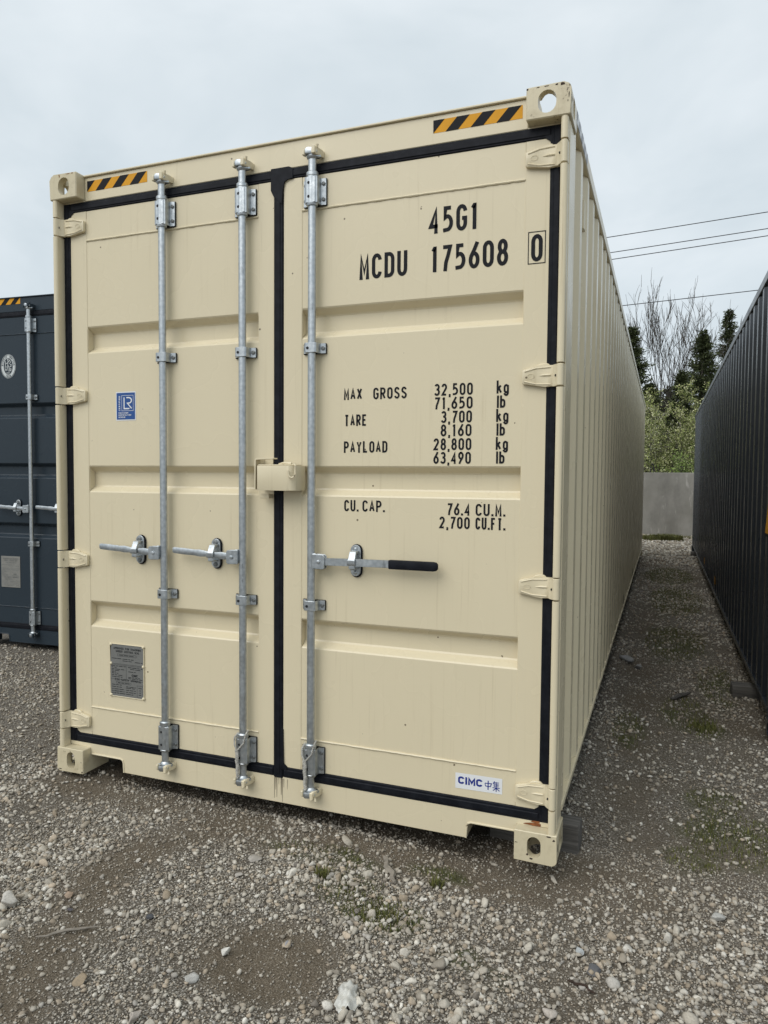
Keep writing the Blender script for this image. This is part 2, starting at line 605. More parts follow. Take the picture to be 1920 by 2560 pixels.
def corrugated_side(x_out, sign, y0, y1, z0, z1, depth=0.036, pitch=0.278):
    """trapezoid corrugation running vertically; x_out is the outer skin, recess goes inward"""
    ys, xs = [y0], [0]
    y = y0 + 0.075
    while y + pitch < y1 - 0.05:
        ys += [y, y + 0.068, y + 0.138, y + 0.206]
        xs += [0, depth, depth, 0]
        y += pitch
    ys.append(y1); xs.append(0)
    n = len(ys)
    pts = [(x_out - sign * xs[i], ys[i], z) for z in (z0, z1) for i in range(n)]
    return pts, [(i, i + 1, n + i + 1, n + i) for i in range(n - 1)]


def hazard(xa, xb, za, zb, y, parent, flip=False, cols=('yellow', 'black'), side=None):
    """diagonal black and yellow warning tape; side=x puts it on a side rail running along y"""
    def P(u, v, d):
        return (u, y - d, v) if side is None else (side[0] + side[1] * d, u, v)
    b = MB()
    b.sheet([P(xa, za, 0.0008), P(xb, za, 0.0008), P(xb, zb, 0.0008), P(xa, zb, 0.0008)], [(0, 1, 2, 3)])
    o = b.build('warning_stripe', M[cols[0]], parent, False)
    L, hh, sl = xb - xa, zb - za, 0.046
    k = 0
    while k * 0.1 - 0.05 < L:
        poly = [(k * .1 - .05, 0), (k * .1, 0), (k * .1 + sl, hh), (k * .1 - .05 + sl, hh)]
        # clip to 0..L
        def clip(pl, lim, keep_less):
            out = []
            for i in range(len(pl)):
                a, c = pl[i], pl[(i + 1) % len(pl)]
                ia = a[0] <= lim if keep_less else a[0] >= lim
                ic = c[0] <= lim if keep_less else c[0] >= lim
                if ia: out.append(a)
                if ia != ic:
                    t_ = (lim - a[0]) / (c[0] - a[0])
                    out.append((lim, a[1] + t_ * (c[1] - a[1])))
            return out
        poly = clip(clip(poly, 0, False), L, True)
        if len(poly) > 2:
            b = MB()
            v = [b.bm.verts.new(P(xa + p[0], za + p[1], 0.0016)) for p in poly]
            b.bm.faces.new(v)
            b.build('stripe', M[cols[1]], parent, False)
        k += 1
    return o


def band_profile(bands, z0, z1, yf, depth):
    pr = [(z0, yf)]
    for zt in sorted(bands):        # zt = upper edge of the recess
        zb = zt - 0.130
        pr += [(zb, yf), (zb + 0.006, yf + 0.004), (zb + 0.027, yf + depth - 0.004), (zb + 0.034, yf + depth),
               (zt - 0.034, yf + depth), (zt - 0.027, yf + depth - 0.004), (zt - 0.006, yf + 0.004), (zt, yf)]
    pr.append((z1, yf))
    return pr


HINGE_Z = (2.655, 1.850, 1.053, 0.252)


def hinge(parent, m, right, zc):
    """cast hinge blade lying over the gasket, knuckle between the post segments"""
    X = (lambda x: CW - x) if right else (lambda x: x)
    b = MB()
    h = 0.040
    kn = [(0.010, 0.042), (0.010, 0.012), (0.014, 0.005), (0.022, 0.0015), (0.030, 0.004), (0.035, 0.010), (0.042, 0.026), (0.054, 0.0355), (0.054, 0.052), (0.034, 0.052)]
    b.prism([(X(p[0]), p[1]) for p in kn], 2, zc - h, zc + h, 0.002)
    bl = [(0.050, -h), (0.050, h), (0.080, h), (0.110, h * .95), (0.160, h * .66), (0.168, h * .55), (0.168, -h * .62), (0.160, -h * .72), (0.110, -h * .9), (0.080, -h)]
    b.prism([(X(p[0]), zc + p[1]) for p in bl], 1, 0.0365, 0.054, 0.0035, 2)
    for sg in (1, -1):
        b.tube([(X(.060), .036, zc + sg * h * .80), (X(.115), .036, zc + sg * h * .74), (X(.158), .036, zc + sg * h * .46)], 0.0028, 6)
    b.tube([(X(0.134 + .013 * math.cos(a)), .036, zc + .009 * math.sin(a)) for a in [math.pi * 2 * i / 14 for i in range(15)]], 0.0009, 5, False)
    b.tube([(X(.060), .0362, zc + .003), (X(.085), .0362, zc + .003), (X(.104), .0366, zc + .001)], [.004, .0045, .001], 6)
    # shim pad riding on the blade
    b.prism([(X(.062), zc + h - .002), (X(.116), zc + h - .004), (X(.108), zc + h + .004), (X(.090), zc + h + .009), (X(.072), zc + h + .008)], 1, 0.043, 0.056, 0.003)
    o = b.build('hinge', M[m + '_post'] if m == 'cream' else M[m], parent)
    b = MB()
    b.tube([(X(.0385), .0165, zc - .002), (X(.0405), .0180, zc - .002)], 0.0048, 8)
    b.build('grease_hole', M['under'], parent)
    return o


def cam_keeper(b, x, z, up, flip, left):
    """cream claw bracket welded on header or sill that the cam locks into"""
    s = 1 if up else -1
    f = -1 if flip else 1
    if left:       # the small lug on the other side of the cam
        xa, xb = sorted((x - f * .036, x - f * .025))
        b.prism([(-.018, z - s * .012), (-.006, z - s * .014), (.020, z - s * .004), (FY + .002, z + s * .004), (FY + .002, z + s * .018), (.0, z + s * .018), (-.016, z + s * .012)], 0, xa, xb, 0.003)
        return
    # stubby claw in front of the cam, arm running back to the frame
    b.prism([(x + f * .012, -0.014), (x + f * .026, -0.016), (x + f * .032, .006), (x + f * .036, .030), (x + f * .040, FY + .002), (x + f * .022, FY + .002), (x + f * .020, .014), (x + f * .014, 0.000)], 2, z - .013, z + .015, 0.003)
    b.prism([(x + f * .008, z - s * .012), (x + f * .025, z - s * .012), (x + f * .026, z + s * .016), (x + f * .018, z + s * .024), (x + f * .009, z + s * .020)], 1, -0.024, -0.008, 0.003)
    b.tube([(x + f * .028, -.004, z + s * .014), (x + f * .031, -.008, z + s * .027)], .006, 8)


# the locking gear sits close against the doors
SNUG = Matrix(((1, 0, 0, 0), (0, .80, 0, .0097), (0, 0, 1, 0), (0, 0, 0, 1)))


def lock_rod(parent, x, m, hz, handle_dir, guides, H, rubber=False):
    """vertical locking bar with bearing brackets, guides, cams and a handle"""
    ry = 0.014
    dz = H - 2.896
    b = MB()
    b.lathe_z(x, ry, [(0.120, .0175), (0.150, .0175), (2.755 + dz, .0175), (2.785 + dz, .0175)], 20)
    rod = b.build('lock_rod', M['galv'], parent)
    for up in (True, False):
        s = 1 if up else -1
        z0 = (2.592 + dz) if up else 0.184        # lower end of the bracket plate
        z1 = (2.722 + dz) if up else 0.318
        zm = (z0 + z1) / 2
        b = MB()
        b.lathe_z(x, ry, [(z0 - .004, .024), (z0 + .004, .0262), (z0 + .006, .0245), (z1 - .014, .0245), (z1 - .012, .0262), (z1, .0262), (z1 + .004, .022)], 20)
        # folded bracket: front saddle, sides and flanges on the door
        for sg in (1, -1):
            b.prism([(x + sg * .018, -0.006), (x + sg * .029, -0.002), (x + sg * .031, .040), (x + sg * .052, .044), (x + sg * .052, .0485), (x + sg * .026, .0465), (x + sg * .021, .004)], 2, z0 + .004, z1 - .018, 0.0012)
        b.prism([(x - .020, -.0085), (x + .020, -.0085), (x + .026, -.002), (x - .026, -.002)], 2, z0 + .006, z1 - .020, 0.001)
        br = b.build('bearing_bracket', M['galv'], rod)
        for sg in (1, -1):
            for zz in (z0 + .026, z1 - .040):
                b = MB()
                b.bolt(x + sg * .0415, .0440, zz, .0085, .009)
                b.build('bolt', M['bolt'], rod)
        for zz in (z0 + .030, z1 - .044):
            b = MB()
            b.tube([(x - .008, -.0100, zz), (x - .008, -.0080, zz)], .0062, 10)
            b.build('grease_hole', M['under'], rod)
        b = MB()
        b.box(x - .054, x + .054, .0475, .0545, z0 + .002, z1 - .016, 0.002)
        b.build('rubber_pad', M['rubber'], rod)
        # cam head
        zc = (2.790 + dz) if up else 0.118
        b = MB()
        b.lathe_z(x, ry, [(zc - s * .014, .0175), (zc - s * .008, .024), (zc - s * .002, .026), (zc + s * .004, .021), (zc + s * .030, .019), (zc + s * .036, .010)] if up else
                  [(zc + s * .036, .010), (zc + s * .030, .019), (zc + s * .004, .021), (zc - s * .002, .026), (zc - s * .008, .024), (zc - s * .014, .0175)], 14)
        hd = 1 if handle_dir < 0 else -1
        b.prism([(x - .026, zc + s * .006), (x + .030, zc + s * .004), (x + .030, zc + s * .016), (x + .010, zc + s * .030), (x - .018, zc + s * .034), (x - .032, zc + s * .020)], 1, -0.012, 0.034, 0.005, 2)
        b.prism([(x - .010, -.006), (x + .022, -.002), (x + .040, .020), (x + .030, .034), (x - .016, .024)], 2, zc - .010, zc + .004, 0.004)
        b.tube([(x - .034, .006, zc + s * .004), (x - .024, .004, zc + s * .010)], .007, 8)
        b.build('cam', M['galv'], rod)
    for gz in guides:
        b = MB()
        b.prism([(x - .030, .046), (x - .029, -.002), (x - .020, -.0075), (x + .020, -.0075), (x + .027, -.002), (x + .031, .038), (x + .053, .0435), (x + .053, .0485), (x + .020, .0485), (x + .020, -.003), (x - .020, -.003), (x - .022, .046)], 2, gz - .0205, gz + .0205, 0.0012)
        b.box(x - .050, x - .024, .044, .0485, gz - .018, gz + .018, 0.001)
        gb = b.build('rod_guide', M['galv'], rod)
        for bx_ in (x + .042, x - .039):
            b = MB()
            b.bolt(bx_, .0435, gz, .0095, .009)
            b.build('bolt', M['bolt'], rod)
        b = MB()
        b.tube([(x - .012, -.0090, gz - .002), (x - .012, -.0070, gz - .002)], .0062, 10)
        b.build('grease_hole', M['under'], rod)
        b = MB()
        b.box(x - .053, x + .055, .0475, .0545, gz - .022, gz + .022, 0.002)
        b.build('rubber_pad', M['rubber'], rod)
    # hub with pivot, then handle bar, retainer on the door
    d = handle_dir
    b = MB()
    for yy in (-.014, .012):
        b.prism([(x + d * .014, hz - .030), (x + d * .014, hz + .032), (x + d * .066, hz + .030), (x + d * .072, hz + .022), (x + d * .072, hz - .026), (x + d * .064, hz - .032)], 1, yy, yy + .007, 0.0018)
    b.box(min(x + d * .014, x + d * .030), max(x + d * .014, x + d * .030), -.007, .012, hz - .020, hz + .034, 0.002)
    b.bolt(x + d * .044, -.014, hz, .0085, .006)
    b.build('handle_hub', M['galv'], rod)
    rx = x + d * (.155 if not rubber else .195)
    b = MB()
    if rubber:
        b.prism([(x + d * .040, hz - .016), (x + d * .040, hz + .016), (x + d * .20, hz + .019), (x + d * .37, hz + .021), (x + d * .37, hz - .011), (x + d * .20, hz - .012)], 1, -.006, .005, 0.002)
        hb = b.build('handle', M['galv'], rod)
        b = MB()
        pr = [(x + d * .357, .0165), (x + d * .362, .0185), (x + d * .545, .0185), (x + d * .557, .0165), (x + d * .564, .009)]
        rings = []
        for px, q in pr:
            rings.append([(px, -.001 + q * .62 * sx_, hz + .004 + q * sz_) for sx_, sz_ in ((-1, -.7), (-.75, -1), (.75, -1), (1, -.7), (1, .7), (.75, 1), (-.75, 1), (-1, .7))])
        b.tube_rings(rings)
        b.build('grip', M['rubber'], rod)
    else:
        prof = [(.040, .014, .008), (.085, .015, .008), (.105, .016, .006), (.150, .009, .005), (.175, .012, .006), (.215, .016, .0060), (.240, .0135, .0060), (.300, .0145, .0062), (.352, .0135, .0060), (.360, .010, .004)]
        rings = []
        for dx, q, th in prof:
            zz = hz + .002 + .016 * max(0, dx - .08) / .28
            yy = .000 - .004 * max(0, dx - .15) / .2
            rings.append([(x + d * dx, yy + th * sx_, zz + q * sz_) for sx_, sz_ in ((-1, -.55), (-.6, -1), (.6, -1), (1, -.55), (1, .55), (.6, 1), (-.6, 1), (-1, .55))])
        b.tube_rings(rings)
        hb = b.build('handle', M['galv'], rod)
    b = MB()
    b.prism(stadium(rx, hz + .008, .046, .132, 7), 1, .041, .0485, 0.0015)
    b.box(rx - .013, rx + .013, -.006, .042, hz - .026, hz - .019, 0.002)
    b.box(rx - .013, rx + .013, -.012, -.006, hz - .024, hz - .004, 0.002)
    b.prism([(-.016, hz + .012), (-.009, hz + .012), (.010, hz + .040), (.042, hz + .046), (.042, hz + .052), (.006, hz + .048)], 0, rx - .015, rx + .015, 0.0015)
    b.prism([(-.016, hz + .014), (-.016, hz - .004), (-.011, hz - .010), (-.009, hz + .014)], 0, rx - .020, rx + .016, 0.0012)
    rt = b.build('handle_retainer', M['galv'], rod)
    for zz in (hz + .056, hz - .042):
        b = MB()
        (b.dome if rubber else b.bolt)(rx, .041, zz, .0105, .009)
        b.build('rivet', M['galv'] if rubber else M['bolt'], rod)
    b = MB()
    b.prism(stadium(rx + .002, hz + .007, .052, .140, 7), 1, .048, .0545, 0.001)
    b.build('rubber_pad', M['rubber'], rod)
    rod.data.transform(SNUG)
    for o in rod.children:
        if o.name.split('.')[0] != 'rubber_pad':
            o.data.transform(SNUG)
    return rod


def gasket(parent, mat, right, zt):
    b = MB()
    X = (lambda x: CW - x) if right else (lambda x: x)

    def strip(x0, x1, z0, z1, vert):
        xa, xb = sorted((X(x0), X(x1)))
        b.box(xa, xb, .0525, .075, z0, z1, 0.003)
        if vert:     # raised bulb along the lip
            mx = (xa + xb) / 2
            b.box(mx - .012, mx + .012, .0490, .060, z0 + .004, z1 - .004, 0.003)
        else:
            mz = (z0 + z1) / 2
            b.box(xa + .004, xb - .004, .0490, .060, mz - .014, mz + .012, 0.003)
    strip(.028, .073 if not right else .079, .1375, zt, True)
    strip(.074, 1.194 if not right else 1.197, zt - .044, zt, False)
    strip(.074, 1.194 if not right else 1.197, .1375, .184, False)
    # welded corner patches
    for zz, s in ((zt - .044, -1), (.184, 1)):
        b.prism([(X(.070), zz + s * -.01), (X(.070), zz + s * .030), (X(.080), zz + s * .012), (X(.100), zz - s * .002), (X(.100), zz - s * .01)], 1, .051, .074, 0.001)
    if right:
        b.box(1.1945, 1.2395, .0495, .075, .132, zt, 0.004)
        b.box(1.2030, 1.2290, .0470, .06, .150, zt - .05, 0.004)
        b.prism([(1.181, zt - .085), (1.181, zt + .006), (1.268, zt + .006), (1.288, zt - .004), (1.288, zt - .046), (1.262, zt - .046), (1.246, zt - .054), (1.240, zt - .085), (1.236, zt - .150), (1.197, zt - .115)], 1, .0460, .07, 0.002)
        b.prism([(1.230, .175), (1.230, .36), (1.243, .355), (1.245, .20), (1.262, .188), (1.262, .170)], 1, .0485, .07, 0.002)
    return b.build('gasket', mat, parent)


def container(name, loc, rz, m, length, cfg):
    """ISO high-cube box, doors at y=0, built with its own frame, skins, doors and gear"""
    H = 2.896
    root = empty(name, loc, rz)
    pm = M[m]
    post_m = M['cream_post'] if m == 'cream' else pm
    cast_m = M['cream_cast'] if m == 'cream' else pm
    casts = {}
    for (r_, b_, t_), me in CAST.items():
        me2 = me.copy()
        o = finish('corner_casting', me2, cast_m, root, True, 30)
        o.location = (CW if r_ else 0, length if b_ else 0, H if t_ else 0)
        casts[(r_, b_, t_)] = o
    # corner posts: back column with front strip interrupted at the hinges
    for right in (0, 1):
        X = (lambda x: CW - x) if right else (lambda x: x)
        b = MB()
        xa, xb = sorted((X(.007), X(.029)))
        b.box(xa, xb, .044, .170, .1185, H - .1185, 0.004)
        zs = [.1185]
        for hz in sorted(HINGE_Z):
            zs += [hz - .0455, hz + .0455]
        zs.append(H - .1185)
        for i in range(0, len(zs), 2):
            xa, xb = sorted((X(.009), X(.036)))
            b.prism([(X(p[0]), p[1]) for p in [(.009, .052), (.009, .013)] + [(.0225 - .0135 * math.cos(a_), .0135 - .0110 * math.sin(a_)) for a_ in [math.pi * q / 8 for q in range(9)]] + [(.036, .052)]], 2, zs[i], zs[i + 1], 0.0012)
        b.build('corner_post', post_m, root)
        b = MB()
        xa, xb = sorted((X(.008), X(.05)))
        b.box(xa, xb, length - .16, length - .004, .1185, H - .1185, 0.006)
        b.build('corner_post', post_m, root)
    # header and sill
    b = MB()
    b.box(.1625, CW - .1625, FY, .165, 2.7725, 2.8840, 0.003)
    b.box(.1625, CW - .1625, FY - .010, .168, 2.8842, 2.8925, 0.002)
    b.prism([(.030, 2.7725), (.1622, 2.7725), (.1622, 2.7776), (.030, 2.7776)], 1, FY, .16)
    b.prism([(CW - .030, 2.7725), (CW - .1622, 2.7725), (CW - .1622, 2.7776), (CW - .030, 2.7776)], 1, FY, .16)
    header = b.build('door_header', pm, root)
    b = MB()
    poly = [(.030, .1375), (.030, .1190), (.1625, .1190), (.1625, .084), (.350, .084), (.3555, .082), (.360, .076), (.3635, .020), (CW - .3635, .020), (CW - .360, .076), (CW - .3555, .082), (CW - .350, .084), (CW - .1625, .084), (CW - .1625, .1190), (CW - .030, .1190), (CW - .030, .1375)]
    b.prism(poly, 1, FY, FY + .006, 0.0015)
    b.box(.06, CW - .06, FY + .007, .16, .1385, .150)
    for X in ((lambda x: x), (lambda x: CW - x)):      # rolled rim of the fork pocket
        b.tube([(X(.168), FY - .001, .0865), (X(.345), FY - .001, .0865), (X(.358), FY - .001, .081), (X(.3625), FY - .001, .068), (X(.3655), FY - .001, .022)], .0042, 7)
        xa, xb = sorted((X(.3640), X(.3690)))
        b.box(xa, xb, FY + .0062, .30, .022, .136)
    sill = b.build('door_sill', pm, root)
    # rails
    for right in (0, 1):
        X = (lambda x: CW - x) if right else (lambda x: x)
        s = 1 if right else -1
        b = MB()
        xa, xb = sorted((X(.003), X(.063)))
        b.box(xa, xb, .179, length - .179, 2.8290, 2.8890, 0.004)
        tr = b.build('top_side_rail', pm, root)
        if cfg.get('side_stripe') and right:
            hazard(.20, .62, 2.836, 2.882, 0, tr, side=(CW - .003, 1), cols=('white', 'silver'))
        b = MB()
        xa, xb = sorted((X(.004), X(.052)))
        b.box(xa, xb, .179, length - .179, .1400, .1640, 0.002)
        xa, xb = sorted((X(.048), X(.053)))
        b.box(xa, xb, .179, length - .179, .0200, .1390)
        b.build('bottom_side_rail', pm, root)
        x_out = CW - .010 if right else .010
        b = MB()
        p, f = corrugated_side(x_out, s, .168, length - .15, .1645, 2.8285)
        b.sheet(p, f)
        sw_ = b.build('side_wall', pm, root, True, 20)
        for vy in (.700, length - .95):
            b = MB()
            xa, xb = sorted((x_out - s * .040, x_out - s * .006))
            b.prism([(vy - .042, 2.715), (vy + .042, 2.715), (vy + .042, 2.580), (vy - .042, 2.580)], 0, xa, xb, .006)
            b.build('vent', pm, root)
    b = MB()
    pr = []
    y = .17
    while y < length - .25:
        pr += [(y, 2.868), (y + .06, 2.868), (y + .085, 2.884), (y + .145, 2.884)]
        y += .17
    b.sheet([(x_, p[0], p[1]) for p in pr for x_ in (.064, CW - .064)], [(2 * i, 2 * i + 1, 2 * i + 3, 2 * i + 2) for i in range(len(pr) - 1)])
    b.build('roof', pm, root)
    b = MB()
    b.box(.0535, CW - .0535, .302, length - .1, .1390, .163)
    b.build('floor', M['under'], root)
    for k in range(4):
        yy = .45 + k * .6
        b = MB()
        b.box(.0535, CW - .0535, yy, yy + .045, .022, .1385)
        b.build('cross_member', M['under'], root)
    b = MB()
    b.box(.052, CW - .052, length - .06, length - .02, .12, 2.86)
    b.build('end_wall', pm, root)
    b = MB()
    b.box(.163, CW - .163, length - .10, length - .061, .012, .118)
    b.build('end_sill', pm, root)

    # doors
    hzv = cfg.get('handle_z', 1.110)
    bands = cfg.get('bands', (2.181, 1.513, 0.853))
    doors = []
    for right in (0, 1):
        X = (lambda x: CW - x) if right else (lambda x: x)
        oa, ia, ib, ob = .0735, .169, 1.116, 1.1935       # outer edge, panel edges, centre edge (mirror for the right)
        if right:
            ib, ob = 1.110, 1.1975
        b = MB()

        def bx(x0, x1, z0, z1, y0=FY, y1=.10):
            xa, xb = sorted((X(x0), X(x1)))
            b.box(xa, xb, y0, y1, z0, z1, 0.0012)
        bx(oa, ia, .1845, 2.7275)
        bx(ib, ob, .1845, 2.7275)
        bx(ia + .0006, ib - .0006, 2.5885, 2.7275, FY + .0015)
        bx(ia + .0006, ib - .0006, .1845, .3235, FY + .0015)
        welds = []
        for zz in (2.588, .3238):
            pts = []
            for i in range(60):
                q = ia + (ib - ia) * i / 59
                pts.append((X(q), FY + .0005, zz + random.uniform(-.0007, .0007)))
            welds.append((pts, [.0042 + random.uniform(-.0008, .0010) for _ in pts], 6))
        for q in (ia, ib):
            pts = []
            zz = .20
            while zz < 2.71:
                near = any(t_ - .125 < zz < t_ - .005 for t_ in bands)
                pts.append((X(q), FY + (.0026 if not near else .006), zz))
                zz += .03
            welds.append((pts, .0024, 5))
        door = b.build('door', pm, root)
        for w_ in welds:
            b = MB()
            b.tube(*w_)
            b.build('weld_seam', pm, door)
        doors.append(door)
        pr = band_profile(bands, .3236, 2.5884, FY + .002, .040)
        b = MB()
        nx = 2
        pts = []
        for z_, y_ in pr:
            pts += [(X(ia + .0004), y_, z_), (X(ib - .0004), y_, z_)]
        b.sheet(pts, [(2 * i, 2 * i + 1, 2 * i + 3, 2 * i + 2) for i in range(len(pr) - 1)])
        b.build('door_panel', pm, door, True, 14)
        gasket(door, M['rubber'] if m == 'cream' else M['rubber'], right, 2.7722)
        for hz in HINGE_Z:
            hinge(door, m, right, hz)
    # locking gear
    for spec in cfg.get('rods', ()):
        lock_rod(root, spec[0], m, hzv, spec[1], cfg.get('guides', (2.005, .919)), H, spec[2])
    if cfg.get('rods'):
        for par, up in ((header, True), (sill, False)):
            for spec in cfg['rods']:
                for left_lug in (False, True):
                    b = MB()
                    cam_keeper(b, spec[0], 2.802 if up else .106, up, False, left_lug)
                    b.build('cam_keeper', pm, par).data.transform(SNUG)
    return dict(root=root, header=header, sill=sill, doors=doors, casts=casts)


# ------------------------------------------------------------------ the cream container in front
main = container('shipping_container', (0, 0, 0), 0, 'cream', 12.192,
                 dict(rods=((.635, -1, False), (1.056, -1, False), (1.3925, 1, True)), side_stripe=True))
tag(main['root'], 'cream beige high cube shipping container with closed double doors, nearest the camera', 'container')
LD, RD = main['doors']
hazard(.179, .529, 2.8165, 2.8655, FY, main['header'])
hazard(1.904, 2.254, 2.8155, 2.8645, FY, main['header'])

PY = FY + .0009      # lettering lies just proud of the door panel


def lettering(parent, items, sw, y=PY, mat='ink', name='lettering', **kw):
    for (s, x0, x1, z0, h) in items:
        b = MB()
        text(b, s, x0, x1, z0, h, sw, front_xf(y), **kw)
        b.build(name, M[mat], parent, False)


lettering(RD, [('45G1', 1.889, 2.088, 2.4285, .101)], .0148)
lettering(RD, [('MCDU', 1.592, 1.800, 2.2765, .1005), ('175608', 1.898, 2.207, 2.2785, .101)], .0148)
b = MB()
text(b, '0', 2.294, 2.337, 2.281, .101, .0148, front_xf(FY - .0012))
ribbon(b, [(2.2835, 2.274), (2.2835, 2.391), (2.3465, 2.391), (2.3465, 2.274), (2.2835, 2.274)], .0032, 0, front_xf(FY - .0012))
b.build('boxed_digit', M['ink'], RD, False)
hS = .0475
lettering(RD, [('MAX', 1.525, 1.607, 1.788, hS), ('GROSS', 1.657, 1.803, 1.7865, hS),
               ('32,500', 1.919, 2.076, 1.792, hS), ('71,650', 1.919, 2.076, 1.7385, hS),
               ('TARE', 1.528, 1.629, 1.679, hS), ('3,700', 1.948, 2.074, 1.684, hS), ('8,160', 1.947, 2.073, 1.631, hS),
               ('PAYLOAD', 1.526, 1.721, 1.568, hS), ('28,800', 1.918, 2.073, 1.576, hS), ('63,490', 1.918, 2.072, 1.522, hS),
               ('CU.', 1.529, 1.594, 1.323, hS), ('CAP.', 1.612, 1.712, 1.323, hS),
               ('76.4', 1.977, 2.072, 1.318, hS), ('CU.M.', 2.094, 2.212, 1.318, hS),
               ('2,700', 1.946, 2.071, 1.2645, hS), ('CU.FT.', 2.094, 2.212, 1.2645, hS)], .0076)
lettering(RD, [('kg', 2.170, 2.218, zz, .0475) for zz in (1.793, 1.684, 1.576)] + [('lb', 2.172, 2.205, zz, .0465) for zz in (1.738, 1.631, 1.523)], .0076)

# class society sticker: blue with white border
b = MB(); b.flat([(.336, 1.726), (.4525, 1.726), (.4525, 1.862), (.336, 1.862)], PY)
st = b.build('certification_sticker', M['white'], LD, False)
b = MB(); b.flat([(.3405, 1.731), (.448, 1.731), (.448, 1.857), (.3405, 1.857)], PY - .0006)
b.build('sticker_field', M['blue'], LD, False)
b = MB()
xf = front_xf(PY - .0012)
ribbon(b, [(.3715, 1.772), (.3715, 1.844), (.4385, 1.844), (.4385, 1.772), (.3715, 1.772)], .0016, 0, xf)
ribbon(b, [(.3850, 1.835), (.3850, 1.782), (.4160, 1.782)], .0058, 0, xf)
ribbon(b, [(.3990, 1.8335)] + [(p[0], p[1]) for p in A(.412, 1.8205, .0165, .0130, 90, -75, 10)] + [(.4040, 1.8075), (.4290, 1.7825)], .0058, .0001, xf)
vxf = lambda u, v, d: (.3620 - (v - 0), PY - .0012 - d, u)
text(b, 'CERTIFIED', 1.772, 1.842, 0, .0085, .0019, vxf)
text(b, 'CONTAINER', .352, .409, 1.7585, .0068, .0016, xf)
text(b, 'CERTIFICATION', .352, .426, 1.7485, .0068, .0016, xf)
text(b, 'SCHEME', .352, .392, 1.7385, .0068, .0016, xf)
b.build('sticker_print', M['white'], LD, False)

# maker's sticker
b = MB(); b.flat([(2.026, .218), (2.2165, .2205), (2.2165, .2835), (2.026, .2810)], FY + .0006)
st = b.build('maker_sticker', M['white'], RD, False)
xf = front_xf(FY)
b = MB()
text(b, 'CIMC', 2.0375, 2.1370, .2375, .0305, .0075, xf, gw=.95, narrow={'I': .36, 'M': 1.15})
# two brush-written characters
c0, c1, cb, ch_ = 2.1475, 2.1735, .2320, .0360
ribbon(b, [(c0, cb + .024), (c0 + .002, cb + .013)], .0030, 0, xf)
ribbon(b, [(c0, cb + .0245), (c1, cb + .0255), (c1 - .004, cb + .0135), (c0 + .002, cb + .0130)], .0034, .0001, xf)
ribbon(b, [(c0 + .013, cb + .036), (c0 + .0125, cb - .001)], .0040, .0002, xf)
d0 = 2.1790
ribbon(b, [(d0 + .007, cb + .0375), (d0 + .001, cb + .027)], .0030, 0, xf)
ribbon(b, [(d0 + .005, cb + .033), (d0 + .005, cb + .016)], .0026, .0001, xf)
for k, zz in enumerate((.0325, .0275, .0225, .0170)):
    ribbon(b, [(d0 + .004, cb + zz), (d0 + .024, cb + zz + .001)], .0022, .0002 + k * .0001, xf)
ribbon(b, [(d0 + .014, cb + .0355), (d0 + .014, cb + .017)], .0024, .0007, xf)
ribbon(b, [(d0 - .001, cb + .0115), (d0 + .028, cb + .0125)], .0026, .0008, xf)
ribbon(b, [(d0 + .0135, cb + .0165), (d0 + .0135, cb - .003)], .0030, .0009, xf)
ribbon(b, [(d0 + .012, cb + .010), (d0 + .001, cb + .000)], .0026, .0010, xf)
ribbon(b, [(d0 + .015, cb + .010), (d0 + .027, cb + .001)], .0030, .0011, xf)
b.build('maker_logo', M['logo_blue'], RD, False)


